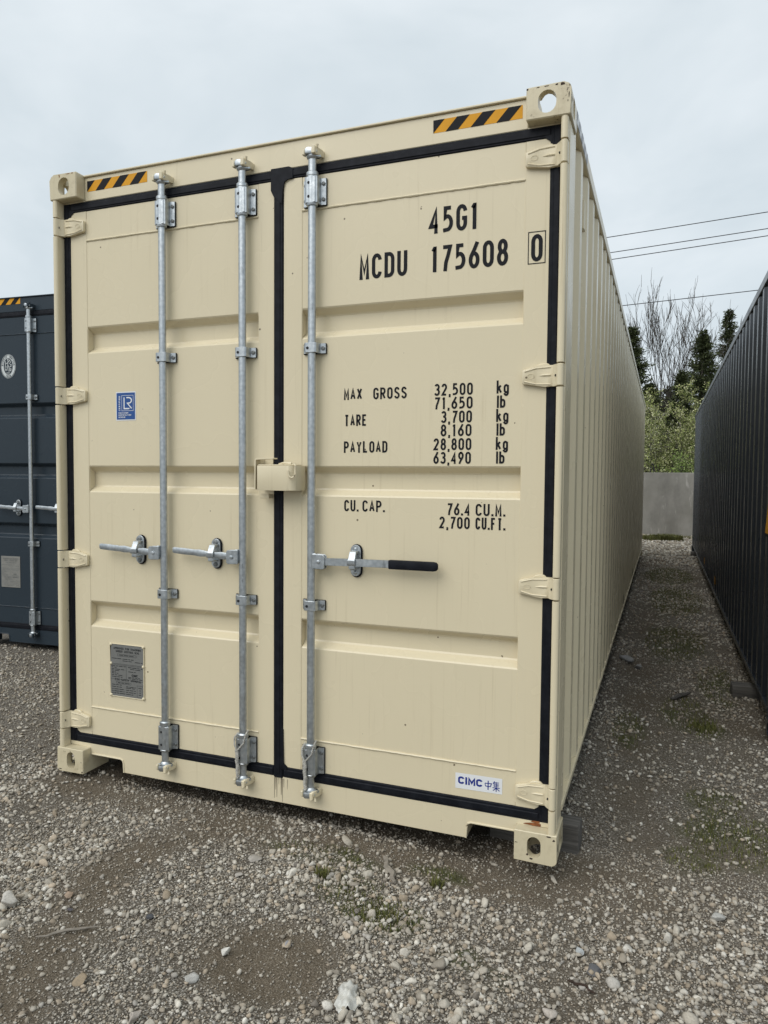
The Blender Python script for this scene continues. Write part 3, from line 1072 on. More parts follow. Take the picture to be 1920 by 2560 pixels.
def data_plate(door, x0, x1, z0, z1, pm, ink, rim):
    b = MB()
    b.box(x0, x1, FY - .0020, FY + .0016, z0, z1, 0.001)
    pl = b.build('data_plate', pm, door)
    if rim:
        b = MB()
        q = .0032
        ribbon_pts = [(x0, z0), (x0, z1), (x1, z1), (x1, z0), (x0, z0)]
        b.tube([(p[0], FY - .0015, p[1]) for p in ribbon_pts[:4]], q, 6)
        b.tube([(x0, FY - .0015, z0), (x1, FY - .0015, z0)], q * .6, 6)
        for px in (x0 + .003, x1 - .003):
            for pz in (z0 + .004, z0 + (z1 - z0) * .62, z1 - .004):
                c = MB()
                c.dome(px, FY - .001, pz, .0085, .008)
                c.build('rivet', rim, door)
        b.build('plate_rim', rim, door)
    b = MB()
    xf = front_xf(FY - .0028)
    W_ = x1 - x0; h_ = z1 - z0
    U = lambda u: x0 + u * W_
    V = lambda v: z0 + v * h_
    text(b, 'APPROVED', U(.10), U(.40), V(.90), .0105, .0017, xf)
    text(b, 'FOR', U(.45), U(.57), V(.90), .0105, .0017, xf)
    text(b, 'TRANSPORT', U(.61), U(.92), V(.90), .0105, .0017, xf)
    text(b, 'UNDER', U(.17), U(.37), V(.845), .0105, .0017, xf)
    text(b, 'CUSTOMS', U(.42), U(.69), V(.845), .0105, .0017, xf)
    text(b, 'SEAL', U(.73), U(.87), V(.845), .0105, .0017, xf)
    text(b, 'CSC', U(.14), U(.28), V(.305), .0105, .0017, xf)
    text(b, 'SAFETY', U(.33), U(.56), V(.305), .0105, .0017, xf)
    text(b, 'APPROVAL', U(.61), U(.92), V(.305), .0105, .0017, xf)
    text(b, 'CIMC', U(.64), U(.82), V(.410), .0110, .0030, xf, gw=.8)

    def rect(u0, u1, v0, v1):
        ribbon(b, [(U(u0), V(v0)), (U(u0), V(v1)), (U(u1), V(v1)), (U(u1), V(v0)), (U(u0), V(v0))], .0009, 0, xf)
    rect(.22, .78, .775, .815)
    rect(.18, .62, .245, .285)
    rect(.80, .97, .03, .25)
    for vv in (.605, .330, .625):
        ribbon(b, [(U(.02), V(vv)), (U(.98), V(vv))], .0010, 0, xf)
    ribbon(b, [(U(.48), V(.34)), (U(.48), V(.60))], .0010, .0002, xf)
    rr = random.Random(5)

    def words(u0, u1, v):
        u = u0
        while u < u1 - .03:
            e = min(u1, u + rr.uniform(.05, .16))
            ribbon(b, [(U(u), V(v)), (U(e), V(v))], .0026, 0, xf)
            u = e + .022
    for u0, u1, v in ((.27, .74, .795), (.04, .33, .725), (.37, .70, .725), (.37, .64, .690), (.74, .96, .685), (.04, .46, .580), (.04, .22, .552), (.04, .42, .520), (.04, .30, .493), (.04, .16, .466),
                      (.04, .24, .440), (.04, .36, .408), (.04, .36, .375), (.53, .96, .575), (.60, .90, .545), (.54, .76, .495), (.54, .92, .390), (.54, .96, .365), (.22, .58, .265),
                      (.04, .34, .222), (.04, .34, .182), (.04, .40, .140), (.04, .42, .100), (.04, .44, .062), (.47, .76, .205), (.47, .76, .180), (.47, .76, .140), (.47, .76, .100), (.47, .68, .062), (.84, .94, .205), (.86, .91, .160), (.86, .91, .118), (.85, .92, .075)):
        words(u0, u1, v)
    b.build('plate_print', ink, door, False)
    return pl


data_plate(LD, .290, .489, .395, .651, M['plate'], M['black'], M['cream'])

# lock box welded across the door joint, with the angle guard on the other leaf
b = MB()
prof = [(1.163, -.036), (1.302, -.036)] + [(1.302 + .036 * math.sin(a), -.000 - .036 * math.cos(a)) for a in [math.pi / 2 * i / 5 for i in range(1, 6)]] + [(1.345, FY + .001), (1.339, FY + .001), (1.331, .004), (1.318, -.020), (1.300, -.031), (1.163, -.031)]
b.prism(prof, 2, 1.407, 1.512, 0.0008)
b.prism([(1.166, -.034), (1.300, -.034), (1.318, -.028), (1.330, -.006), (1.338, .040), (1.166, .040)], 2, 1.5122, 1.5172, 0.0015)
lb = b.build('lock_box', M['cream'], RD)
b = MB()
b.tube([(1.318, -.010, 1.516), (1.336, -.020, 1.5165), (1.3435, -.030, 1.512), (1.3435, -.034, 1.478), (1.340, -.036, 1.467), (1.331, -.038, 1.461), (1.321, -.040, 1.466), (1.317, -.041, 1.476), (1.315, -.041, 1.492)], .0040, 8)
b.tube([(1.250, .002, 1.518), (1.275, -.010, 1.5235), (1.315, -.010, 1.521)], [.006, .005, .006], 8)
b.build('hook', M['cream'], RD)
b = MB()
b.prism([(1.146, 1.410), (1.146, 1.536), (1.152, 1.5435), (1.238, 1.5455), (1.238, 1.5400), (1.156, 1.5385), (1.1515, 1.534), (1.1515, 1.410)], 1, -.030, .006, 0.0008)
b.prism([(1.146, 1.410), (1.146, 1.543), (1.1515, 1.543), (1.1515, 1.410)], 1, .0062, FY, 0.0005)
b.prism([(1.1520, 1.5385), (1.1800, 1.5440), (1.1936, 1.5440), (1.1936, 1.4400), (1.1520, 1.4400)], 1, .046, FY)
b.build('lock_guard', M['cream'], LD)
b = MB()
b.box(1.148, 1.1925, .012, .0260, 1.3715, 1.3915, 0.002)
b.box(1.180, 1.190, .0265, FY + .001, 1.3725, 1.3895, 0.002)
b.build('lock_stop', M['cream'], LD)

# rust and drips
b = MB()
pts = [(2.300, .1215), (2.315, .1205), (2.345, .1195), (2.368, .1195), (2.370, .1290), (2.352, .1325), (2.335, .1300), (2.322, .1280), (2.310, .1255)]
b.flat(pts, FY - .0016)
b.flat([(p[0] * .5 + 1.18, p[1] + .012) for p in pts], FY - .0013)
b.build('rust_patch', M['rust'], main['sill'], False)
b = MB()
for i, (xx, l_, w_) in enumerate(((1.197, .095, .0020), (1.203, .055, .0016), (1.209, .088, .0022), (1.231, .075, .0030), (1.237, .105, .0018), (1.244, .04, .0016), (1.262, .045, .0012), (1.219, .03, .0014))):
    b.flat([(xx - w_, .131), (xx + w_, .131), (xx + w_ * .4, .131 - l_), (xx - w_ * .4, .131 - l_)], FY - .0006 - i * .00008)
b.build('drip_stain', M['stain'], main['sill'], False)


def chips(parent, spots, mat):
    b = MB()
    rr = random.Random(3)
    for (x, y, z, rx, rz_, nrm) in spots:
        ring = []
        for k in range(11):
            a = 2 * math.pi * k / 11
            q = rr.uniform(.55, 1.1)
            if nrm == 'y':
                ring.append((x + rx * q * math.cos(a), y, z + rz_ * q * math.sin(a)))
            else:
                ring.append((x, y + rx * q * math.cos(a), z + rz_ * q * math.sin(a)))
        v = [b.bm.verts.new(p) for p in ring]
        b.bm.faces.new(v)
    b.build('rust_chip', mat, parent, False)


# chips are given in the casting's own frame (its outer corner is the origin)
chips(main['casts'][(1, 0, 1)], [(-.032, -.0008, -.008, .011, .006, 'y'), (-.052, -.0008, -.0065, .006, .003, 'y'), (-.158, -.0008, -.007, .004, .004, 'y'), (-.120, -.0008, -.006, .008, .0016, 'y'),
                                 (-.088, -.0008, -.0062, .010, .0014, 'y'), (-.008, -.0008, -.050, .0022, .011, 'y'), (-.012, -.0008, -.070, .0015, .005, 'y'), (.0008, .02, -.06, .008, .012, 'x')], M['rustdark'])
chips(main['casts'][(0, 0, 1)], [(.060, -.0008, -.0065, .004, .004, 'y'), (.115, -.0008, -.0060, .012, .0018, 'y'), (.140, -.0008, -.0058, .006, .0025, 'y'), (.062, -.0008, -.012, .003, .006, 'y')], M['rust'])
chips(main['casts'][(1, 0, 0)], [(-.154, -.0008, .070, .008, .0018, 'y'), (-.110, -.0008, .030, .005, .005, 'y'), (-.095, -.0008, .016, .007, .004, 'y'), (-.012, -.0008, .100, .006, .004, 'y'), (-.030, -.0008, .112, .010, .003, 'y'), (.0008, .03, .06, .010, .016, 'x')], M['rustdark'])
chips(main['casts'][(0, 0, 0)], [(.150, -.0008, .058, .003, .003, 'y'), (.156, -.0008, .010, .004, .006, 'y'), (.02, -.0008, .010, .010, .003, 'y')], M['rustdark'])

# lashing cords tied round two of the locking bars
for x, lab in ((1.056, 'pale braided cord tied round the foot of the middle locking bar'), (1.3925, 'pale braided cord tied round the foot of the locking bar right of the door joint')):
    b = MB()
    y0 = -.016

    def twist(path, r, turns):
        P = [Vector(p) for p in path]
        seg = []
        for i in range(len(P) - 1):
            for k in range(10):
                seg.append(P[i].lerp(P[i + 1], k / 10))
        seg.append(P[-1])
        for ph in (0, math.pi):
            q = []
            for i, p in enumerate(seg):
                a = ph + turns * 2 * math.pi * i / len(seg)
                q.append((p.x + r * math.cos(a), p.y + r * .7 * math.sin(a), p.z))
            b.tube(q, r * .95, 6)
    twist([(x - .028, .02, .318), (x - .030, -.012, .305), (x - .028, -.018, .275), (x - .016, -.020, .250)], .0028, 9)
    twist([(x + .024, .02, .335), (x + .027, -.012, .325), (x + .018, -.018, .285), (x - .002, -.020, .262), (x - .016, -.021, .250)], .0028, 11)
    twist([(x - .016, -.022, .252), (x - .012, -.022, .230), (x - .015, -.021, .205), (x - .012, -.018, .180), (x - .016, -.014, .155), (x - .013, -.012, .125)], .0048, 9)
    o = b.build('cord', M['rope'])
    o.data.transform(SNUG)
    tag(o, lab, 'cord', 'cords on the locking bars')

# ------------------------------------------------------------------ slate container behind on the left
left = container('shipping_container', (-2.7127, 1.7400, .0336), .06278, 'dark', 12.192,
                 dict(rods=((.642, -1, False), (1.061, -1, False), (1.397, 1, False), (1.815, 1, False)), handle_z=1.150, guides=(2.066, .862), bands=(2.026, 1.530, 1.033)))
tag(left['root'], 'dark slate grey shipping container behind on the left, its door end in view', 'container')
hazard(.179, .529, 2.8350, 2.8840, FY, left['header'])
data_plate(left['doors'][0], .287, .486, .483, .746, M['plate2'], M['bolt'], None)
# oval class emblem
b = MB()
cx, cz, ra, rb = .395, 2.3300, .077, .099
xf = front_xf(FY - .001)
EL = lambda k, n=40: [(cx + ra * k * math.cos(2 * math.pi * i / n), cz + rb * (1 - (1 - k) * .78) * math.sin(2 * math.pi * i / n)) for i in range(n + 1)]
b.flat(EL(1.0)[:-1], FY + .0004)
em = b.build('oval_emblem', M['emblem_grey'], left['doors'][0], False)
b = MB()
ribbon(b, EL(.94), .0030, 0, xf)
b.flat(EL(.60)[:-1], FY - .0008)
for word, a0, a1, inv in (('BUREAU', 172, 108, False), ('VERITAS', 72, 8, False), ('1828', 250, 290, True)):
    for i, c in enumerate(word):
        a = math.radians(a0 + (a1 - a0) * i / (len(word) - 1))
        px, pz = cx + ra * .775 * math.cos(a), cz + rb * .83 * math.sin(a)
        th = a - math.pi / 2 if not inv else a + math.pi / 2
        cc_, ss_ = math.cos(th), math.sin(th)
        f = lambda u, v, d, px=px, pz=pz, cc_=cc_, ss_=ss_: (px + u * cc_ - v * ss_, FY - .001 - d, pz + u * ss_ + v * cc_)
        text(b, c, -.0055, .0055, -.0075, .015, .0026, f, narrow={})
b.build('emblem_print', M['dark'], left['doors'][0], False)
b = MB()
xf2 = front_xf(FY - .0018)
for k, st_ in enumerate(([(0, .045), (-.002, .010), (-.014, -.035)], [(-.002, .010), (.010, -.010), (.008, -.040)], [(-.026, .018), (-.004, .026), (.018, .046)], [(.016, .050), (.026, .030), (.014, .018)], [(-.026, .040), (-.024, .020), (-.028, .002)],
                         [(-.034, -.004), (-.014, -.004)], [(.014, -.004), (.036, .000)], [(-.030, -.012), (-.026, -.030), (-.016, -.020)], [(.020, -.012), (.020, -.036), (.032, -.030), (.030, -.014)], [(-.018, -.050), (.018, -.050)], [(.022, .010), (.034, .014), (.030, -.002)])):
    ribbon(b, [(cx + p[0], cz + p[1] * 1.1) for p in st_], .0052, k * .0001, xf2)
ribbon(b, A(cx, cz + .056, .005, .006, 0, 360, 10), .005, .0015, xf2)
b.build('emblem_figure', M['emblem_grey'], left['doors'][0], False)

# ------------------------------------------------------------------ navy container on the right, long side in view
right_c = container('shipping_container', (3.383, 1.880, -.045), 0.0, 'navy', 12.192, dict(rods=((.642, -1, False), (1.061, -1, False), (1.397, 1, False), (1.815, 1, False))))
tag(right_c['root'], 'near black navy shipping container on the right, only its long corrugated side in view', 'container')
# warning triangle and small marks on its side (world coordinates moved into the container's frame)
ox, oy, oz = 3.383, 1.880, -.045


def side_decal(mat, pts, d, name='side_marking'):
    b = MB()
    v = [b.bm.verts.new((.010 - d, p[0] - oy, p[1] - oz)) for p in pts]
    b.bm.faces.new(v)
    return b.build(name, M[mat], right_c['root'], False)


side_decal('black', [(2.455, 1.115), (2.155, 1.115), (2.305, 1.385)], .0010, 'warning_triangle')
side_decal('yellow', [(2.425, 1.135), (2.185, 1.135), (2.305, 1.350)], .0018, 'warning_triangle')
for yy, zz in ((6.84, .26), (9.23, .255)):
    for k in range(4):
        side_decal('yellow', [(yy - .10 + k * .055, zz - .050 - .01 * (k % 2)), (yy - .072 + k * .055, zz - .050), (yy - .072 + k * .055, zz + .035 + .012 * (k % 2)), (yy - .10 + k * .055, zz + .035)], .0012, 'fork_pocket_mark')
for yy, zz in ((5.08, .235), (7.40, .245)):
    for k in range(3):
        b = MB()
        v = [b.bm.verts.new((CW - .010 + .001, yy - .07 + k * .06 + q[0], zz + q[1])) for q in ((0, -.05), (.034, -.05), (.034, .04), (0, .04))]
        b.bm.faces.new(v)
        b.build('fork_pocket_mark', M['black'], main['root'], False)


# ================================================================== ground
def vnoise(x, y, seed=0):
    """smooth value noise, vectorised"""
    xi, yi = np.floor(x).astype(np.int64), np.floor(y).astype(np.int64)
    fx, fy = x - xi, y - yi
    fx, fy = fx * fx * (3 - 2 * fx), fy * fy * (3 - 2 * fy)

    def h(a, c):
        n = (a * 374761393 + c * 668265263 + seed * 1442695041) & 0xFFFFFFFF
        n = ((n ^ (n >> 13)) * 1274126177) & 0xFFFFFFFF
        return ((n ^ (n >> 16)) & 0xFFFF) / 65535.0
    return (h(xi, yi) * (1 - fx) + h(xi + 1, yi) * fx) * (1 - fy) + (h(xi, yi + 1) * (1 - fx) + h(xi + 1, yi + 1) * fx) * fy


def fbm(x, y, seed=0, o=4):
    s = np.zeros_like(x, dtype=float)
    a, t_ = 0.5, 0
    for k in range(o):
        s += a * vnoise(x * 2 ** k, y * 2 ** k, seed + k * 17)
        t_ += a
        a *= 0.5
    return s / t_


def seg_dist(x, y, pts):
    d = np.full(x.shape, 1e9)
    for (ax, ay), (bx_, by_) in zip(pts[:-1], pts[1:]):
        vx, vy = bx_ - ax, by_ - ay
        t_ = np.clip(((x - ax) * vx + (y - ay) * vy) / (vx * vx + vy * vy), 0, 1)
        d = np.minimum(d, np.hypot(x - ax - t_ * vx, y - ay - t_ * vy))
    return d


def blob(x, y, cx, cy, rx, ry):
    return np.clip(1.6 - np.hypot((x - cx) / rx, (y - cy) / ry), 0, 1)


def sst(v, a, b_):
    t_ = np.clip((v - a) / (b_ - a), 0, 1)
    return t_ * t_ * (3 - 2 * t_)


def dirt_mask(x, y):
    wob = (fbm(x * 3.1, y * 3.1, 5) - .5) * .5
    d = np.zeros_like(x, dtype=float)
    d = np.maximum(d, blob(x, y, 1.66 + wob * .3, -.76, .20, .17))
    d = np.maximum(d, .95 * np.clip(1.5 - seg_dist(x, y, [(1.15, -1.4), (1.02, -1.1), (.84, -.62), (.90, -.25), (1.15, -.02)]) / (.115 + .1 * wob + .03), 0, 1))
    d = np.maximum(d, .60 * np.clip(1.5 - seg_dist(x, y, [(2.42, -1.2), (2.60, -.45), (2.72, .3), (2.66, 1.2), (2.64, 3.0), (2.66, 6.0)]) / (.10 + .14 * wob + .04), 0, 1))
    d = np.maximum(d, .55 * np.clip(1.5 - seg_dist(x, y, [(1.15, -.20), (1.6, -.02), (2.4, .10)]) / .10, 0, 1))
    d = np.maximum(d, .3 * np.clip(1.5 - seg_dist(x, y, [(-1.6, .2), (-.6, .55), (.3, -.4)]) / (.10 + .2 * wob + .05), 0, 1))
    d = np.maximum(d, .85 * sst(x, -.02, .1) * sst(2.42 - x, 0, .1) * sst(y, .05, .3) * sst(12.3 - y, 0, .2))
    d = np.maximum(d, .80 * sst(x, -.3, .2) * sst(2.9 - x, 0, .4) * sst(y, -.26 - .25 * wob, -.08) * sst(.4 - y, 0, .2))  # brown grit band along the base, its darker tone also standing in for contact shadow
    d = np.maximum(d, .42 * sst(x, 2.15, 2.5) * sst(y, -1.4, -.9))
    d = d + (fbm(x * 2.3, y * 2.3, 9) - .54) * 1.0
    return np.clip(d, 0, 1)


MOSS = [(1.80, -.39, .17, .07), (1.90, -.46, .13, .06), (1.55, -.16, .2, .06), (2.02, -.11, .10, .04), (1.98, -.42, .08, .05), (1.72, -.28, .12, .05), (3.10, .62, .18, .22), (3.05, .98, .12, .12), (2.93, .38, .1, .1),
        (3.05, 2.1, .10, .20), (2.95, 2.4, .12, .3), (2.92, 4.6, .22, .7), (2.97, 7.2, .26, 1.1), (2.90, 9.6, .3, .9), (3.2, 3.2, .12, .5), (2.62, 1.9, .08, .3), (2.2, -.55, .06, .05), (2.33, -.62, .05, .04)]


def moss_mask(x, y):
    m_ = np.zeros_like(x, dtype=float)
    for cx, cy, rx, ry in MOSS:
        m_ = np.maximum(m_, blob(x, y, cx, cy, rx, ry))
    return np.clip(m_ * (fbm(x * 13, y * 13, 21) * 3.2 - 1.15), 0, 1)


def ground_z(x, y):
    x = np.asarray(x, float); y = np.asarray(y, float)
    near = np.exp(-((x - 1.5) ** 2 + (y - 4) ** 2) / 18 ** 2)
    z = -.030 - .0125 * np.clip(x, -4, 4.5)
    z = z + near * ((fbm(x * 1.1, y * 1.1, 31) - .5) * .045 + (fbm(x * 5, y * 5, 41) - .5) * .020 + (fbm(x * 17, y * 17, 43, 3) - .5) * .010)
    z = z - .018 * blob(x, y, 1.66, -.76, .22, .2) - .012 * np.clip(1.4 - seg_dist(x, y, [(2.42, -1.2), (2.60, -.45), (2.72, .3), (2.66, 1.2), (2.64, 4.0)]) / .14, 0, 1)
    # the gravel is worn down under the corner castings so that the box stands clear of it
    z = z - .014 * blob(x, y, 2.36, .08, .25, .22) - .006 * blob(x, y, .08, .08, .2, .2)
    z = z + .05 * sst(y, 15.5, 18.2) * near
    # hollow added beneath the box to deepen the shadow under the sill
    z = z - .055 * sst(x, .18, .4) * sst(2.28 - x, 0, .2) * sst(y, .0, .22) * sst(11.9 - y, 0, .3)
    return z


def axis_lines(dense, far):
    out = []
    a0 = dense[0][0]
    for (a, b_, st_) in dense:
        out += list(np.arange(a, b_, st_))
    out.append(dense[-1][1])
    lo, hi = [], []
    s = .15
    p = dense[0][0]
    while p > -far:
        p -= s; lo.append(p); s *= 1.28
    s = .15
    p = dense[-1][1]
    while p < far:
        p += s; hi.append(p); s *= 1.28
    return np.array(lo[::-1] + out + hi)


gx = axis_lines([(-3.2, -.2, .06), (-.2, 3.7, .022), (3.7, 4.6, .06)], 900)
gy = axis_lines([(-2.2, .45, .022), (.45, 4, .05), (4, 19, .12)], 900)
XX, YY = np.meshgrid(gx, gy)
ZZ = ground_z(XX, YY)
V = np.stack([XX.ravel(), YY.ravel(), ZZ.ravel()], 1)
nx, ny = len(gx), len(gy)
idx = np.arange(nx * ny).reshape(ny, nx)
F = np.stack([idx[:-1, :-1].ravel(), idx[:-1, 1:].ravel(), idx[1:, 1:].ravel(), idx[1:, :-1].ravel()], 1)
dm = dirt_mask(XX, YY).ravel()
mm = np.clip(1.25 * moss_mask(XX, YY), 0, 1).ravel()

gm = Mat('dirt_and_grit')
at = gm.n('ShaderNodeAttribute', attribute_name='tint')
sepc = gm.n('ShaderNodeSeparateColor')
gm.l(at.outputs['Color'], sepc.inputs['Color'])
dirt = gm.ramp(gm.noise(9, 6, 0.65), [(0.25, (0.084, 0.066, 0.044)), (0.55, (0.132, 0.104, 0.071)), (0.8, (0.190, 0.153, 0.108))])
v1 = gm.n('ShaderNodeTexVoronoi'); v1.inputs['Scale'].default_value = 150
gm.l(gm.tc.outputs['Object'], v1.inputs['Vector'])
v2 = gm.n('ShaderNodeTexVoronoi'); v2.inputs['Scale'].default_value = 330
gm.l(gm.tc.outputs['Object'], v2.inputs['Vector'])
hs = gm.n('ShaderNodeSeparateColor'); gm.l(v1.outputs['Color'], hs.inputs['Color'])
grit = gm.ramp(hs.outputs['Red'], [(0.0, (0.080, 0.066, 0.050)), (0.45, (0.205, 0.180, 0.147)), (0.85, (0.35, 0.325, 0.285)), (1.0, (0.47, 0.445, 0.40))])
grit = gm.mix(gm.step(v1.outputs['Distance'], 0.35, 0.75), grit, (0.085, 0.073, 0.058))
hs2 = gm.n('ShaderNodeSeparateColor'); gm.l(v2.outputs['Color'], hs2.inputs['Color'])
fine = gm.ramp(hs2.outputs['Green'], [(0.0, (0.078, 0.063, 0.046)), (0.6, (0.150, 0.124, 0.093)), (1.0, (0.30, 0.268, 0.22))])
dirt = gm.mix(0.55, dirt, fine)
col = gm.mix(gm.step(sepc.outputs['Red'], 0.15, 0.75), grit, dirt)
mossc = gm.ramp(gm.noise(60, 4, 0.6), [(0.3, (0.030, 0.042, 0.012)), (0.7, (0.085, 0.105, 0.030))])
col = gm.mix(gm.math('MULTIPLY', sepc.outputs['Green'], 0.6), col, mossc)
gm.set(col=col, rough=0.95, spec=0.2)
gm.bump(v1.outputs['Distance'], 0.8, 0.006)
gm.bump(v2.outputs['Distance'], 0.5, 0.003)
gm.bump(gm.noise(40, 5, 0.6), 0.5, 0.008)
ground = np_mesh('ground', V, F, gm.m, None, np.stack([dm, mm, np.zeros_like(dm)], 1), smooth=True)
tag(ground, kind='structure')

# ------------------------------------------------------------------ gravel
sm = Mat('gravel_stone')
at = sm.n('ShaderNodeAttribute', attribute_name='tint')
spk = sm.noise(160, 3, 0.6)
sc = sm.mix(sm.math('MULTIPLY', sm.step(spk, 0.45, 0.75), 0.35), at.outputs['Color'], (0.10, 0.09, 0.075))
sc = sm.mix(sm.math('MULTIPLY', sm.step(sm.noise(22, 4), 0.5, 0.75), 0.3), sc, (0.16, 0.135, 0.105))
sm.set(col=sc, rough=0.9, spec=0.25)
sm.bump(spk, 0.25, 0.002)
M['stone'] = sm.m


def ico(sub):
    bm = bmesh.new()
    bmesh.ops.create_icosphere(bm, subdivisions=sub, radius=1.0)
    v = np.array([v_.co[:] for v_ in bm.verts])
    f = np.array([[q.index for q in fc.verts] for fc in bm.faces])
    bm.free()
    return v, f


def octa():
    v = np.array([(1, 0, 0), (-1, 0, 0), (0, 1, 0), (0, -1, 0), (0, 0, 1), (0, 0, -1)], float)
    f = np.array([(0, 2, 4), (2, 1, 4), (1, 3, 4), (3, 0, 4), (2, 0, 5), (1, 2, 5), (3, 1, 5), (0, 3, 5)])
    return v, f


def rock_variants(base, n, jit, planes=0):
    v, f = base
    out = []
    for k in range(n):
        w = v * (1 + rng.uniform(-jit, jit, (len(v), 1)))
        for _ in range(planes):          # knock flat facets off
            d = rng.normal(size=3); d /= np.linalg.norm(d)
            h_ = rng.uniform(.34, .72)
            q = w @ d
            w = w - np.outer(np.clip(q - h_, 0, None), d)
        out.append(w * rng.uniform(.68, 1.2, 3) * np.array([1, 1, .72]))
    return out, f


PAL = np.array((1.20, 1.18, 1.14)) * np.array([(.47, .44, .385), (.55, .52, .465), (.40, .37, .32), (.34, .30, .245), (.42, .355, .28), (.27, .245, .21), (.62, .60, .555), (.30, .25, .19), (.38, .365, .34), (.17, .155, .14)])
PALP = np.array([.17, .15, .16, .13, .09, .08, .07, .07, .06, .02])


def rand_rot(n):
    q = rng.normal(size=(n, 4)); q /= np.linalg.norm(q, axis=1)[:, None]
    w, x, y, z = q.T
    return np.stack([np.stack([1 - 2 * (y * y + z * z), 2 * (x * y - z * w), 2 * (x * z + y * w)], 1),
                     np.stack([2 * (x * y + z * w), 1 - 2 * (x * x + z * z), 2 * (y * z - x * w)], 1),
                     np.stack([2 * (x * z - y * w), 2 * (y * z + x * w), 1 - 2 * (x * x + y * y)], 1)], 1)


def scatter(n, x0, x1, y0, y1, s0, s1, variants, keep, dust=.25, power=2.2, sink=.15):
    vs_, f = variants
    x = rng.uniform(x0, x1, n); y = rng.uniform(y0, y1, n)
    k = rng.uniform(size=n) < keep(x, y)
    x, y = x[k], y[k]
    n = len(x)
    s = s0 + (s1 - s0) * rng.uniform(size=n) ** power
    vi = rng.integers(0, len(vs_), n)
    base = np.stack(vs_)[vi]                              # n, nv, 3
    # lie mostly flat: random yaw, mild tumble
    Rm = rand_rot(n)
    a = rng.uniform(0, 2 * math.pi, n)
    Rz = np.zeros((n, 3, 3)); Rz[:, 0, 0] = np.cos(a); Rz[:, 0, 1] = -np.sin(a); Rz[:, 1, 0] = np.sin(a); Rz[:, 1, 1] = np.cos(a); Rz[:, 2, 2] = 1
    tum = rng.uniform(size=n) < .35
    Rz[tum] = Rm[tum]
    P = np.einsum('nij,nvj->nvi', Rz, base) * (s / 2)[:, None, None]
    z = ground_z(x, y) + s * (.5 * .62 - sink)
    P += np.stack([x, y, z], 1)[:, None, :]
    nv = base.shape[1]
    c = PAL[rng.choice(len(PAL), n, p=PALP)] * rng.uniform(.82, 1.12, (n, 1))
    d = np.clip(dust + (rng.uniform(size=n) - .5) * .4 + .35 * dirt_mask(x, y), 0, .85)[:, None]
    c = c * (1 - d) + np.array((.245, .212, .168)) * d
    C_ = np.repeat(c, nv, axis=0)
    Fc = (f[None] + (np.arange(n) * nv)[:, None, None]).reshape(-1, 3)
    return P.reshape(-1, 3), Fc, C_


def clear(x, y):
    """0 where a container corner, block or sill stands on the ground"""
    return 1.0


big_v = rock_variants(ico(2), 20, .07, 11)
med_v = rock_variants(ico(1), 24, .16, 5)
sml_v = rock_variants(octa(), 10, .25)
patch = lambda x, y: sst(fbm(x * 1.7 + 3, y * 1.7, 77), .40, .60)
kg_med = lambda x, y: np.clip((1 - dirt_mask(x, y)) * (.42 + .75 * patch(x, y)), .04, 1)
kg_sml = lambda x, y: np.clip(1.0 - .72 * dirt_mask(x, y), .2, 1)
kg_big = lambda x, y: np.clip((1 - dirt_mask(x, y)) ** 2 * (.15 + .9 * patch(x, y)) * (1 - .6 * sst(x, 2.0, 2.5)), .02, 1)
batches = [
    # foreground
    (39000, -.4, 3.7, -1.9, .14, .010, .029, med_v, kg_med, .16, 1.8, .15),
    (5200, -.7, 3.9, -2.0, .05, .024, .058, big_v, kg_big, .04, 2.4, .16),
    (66000, .3, 3.4, -1.7, .35, .0050, .0120, sml_v, kg_sml, .26, 1.4, .10),
    # left of the cream container
    (14000, -3.2, .0, -.6, 1.9, .012, .030, med_v, kg_med, .25, 1.8, .10),
    (12000, -3.0, .0, -.5, 1.8, .006, .013, sml_v, kg_sml, .30, 1.3, .10),
    # lane between the containers
    (10000, 2.35, 3.95, .10, 4.2, .012, .034, med_v, kg_med, .16, 2.0, .10),
    (150, 2.45, 3.5, .10, 4.2, .035, .065, big_v, kg_big, .25, 2.0, .12),
    (11000, 2.40, 3.6, .30, 4.2, .006, .013, sml_v, kg_sml, .35, 1.3, .10),
    (9000, 2.30, 3.6, 4.2, 11.0, .014, .040, med_v, kg_med, .12, 1.8, .10),
    (6500, 2.1, 3.9, 11.0, 18.1, .025, .070, med_v, lambda x, y: np.clip(.75 + 0 * x, 0, 1), .02, 1.6, .10),
    # margins of the yard
    (5000, 3.7, 5.2, -2.2, 1.8, .014, .034, med_v, kg_med, .2, 1.8, .14),
    (4500, -2.2, -.4, -2.2, -.5, .014, .034, med_v, kg_med, .2, 1.8, .14),
    # under the sill
    (1300, .05, 2.4, .10, 1.2, .012, .030, med_v, lambda x, y: .6 + 0 * x, .35, 1.8, .14),
]
for nm, sel in (('gravel', (0, 3, 5, 8, 9, 10, 11, 12)), ('gravel', (1, 6)), ('gravel', (2, 4, 7))):
    Vs, Fs, Cs, off = [], [], [], 0
    for bi in sel:
        n_, x0, x1, y0, y1, s0, s1, va, kf, du, pw, sk = batches[bi]
        p_, f_, c_ = scatter(n_, x0, x1, y0, y1, s0, s1, va, kf, du, pw, sk)
        Vs.append(p_); Fs.append(f_ + off); Cs.append(c_); off += len(p_)
    o = np_mesh(nm, np.concatenate(Vs), np.concatenate(Fs), M['stone'], None, np.concatenate(Cs))
    tag(o, {0: 'medium pale grey gravel strewn over the yard', 1: 'coarse pale stones among the gravel', 2: 'fine grit between the gravel stones'}[sel[0] if sel[0] < 3 else 0], 'gravel', kind='stuff')

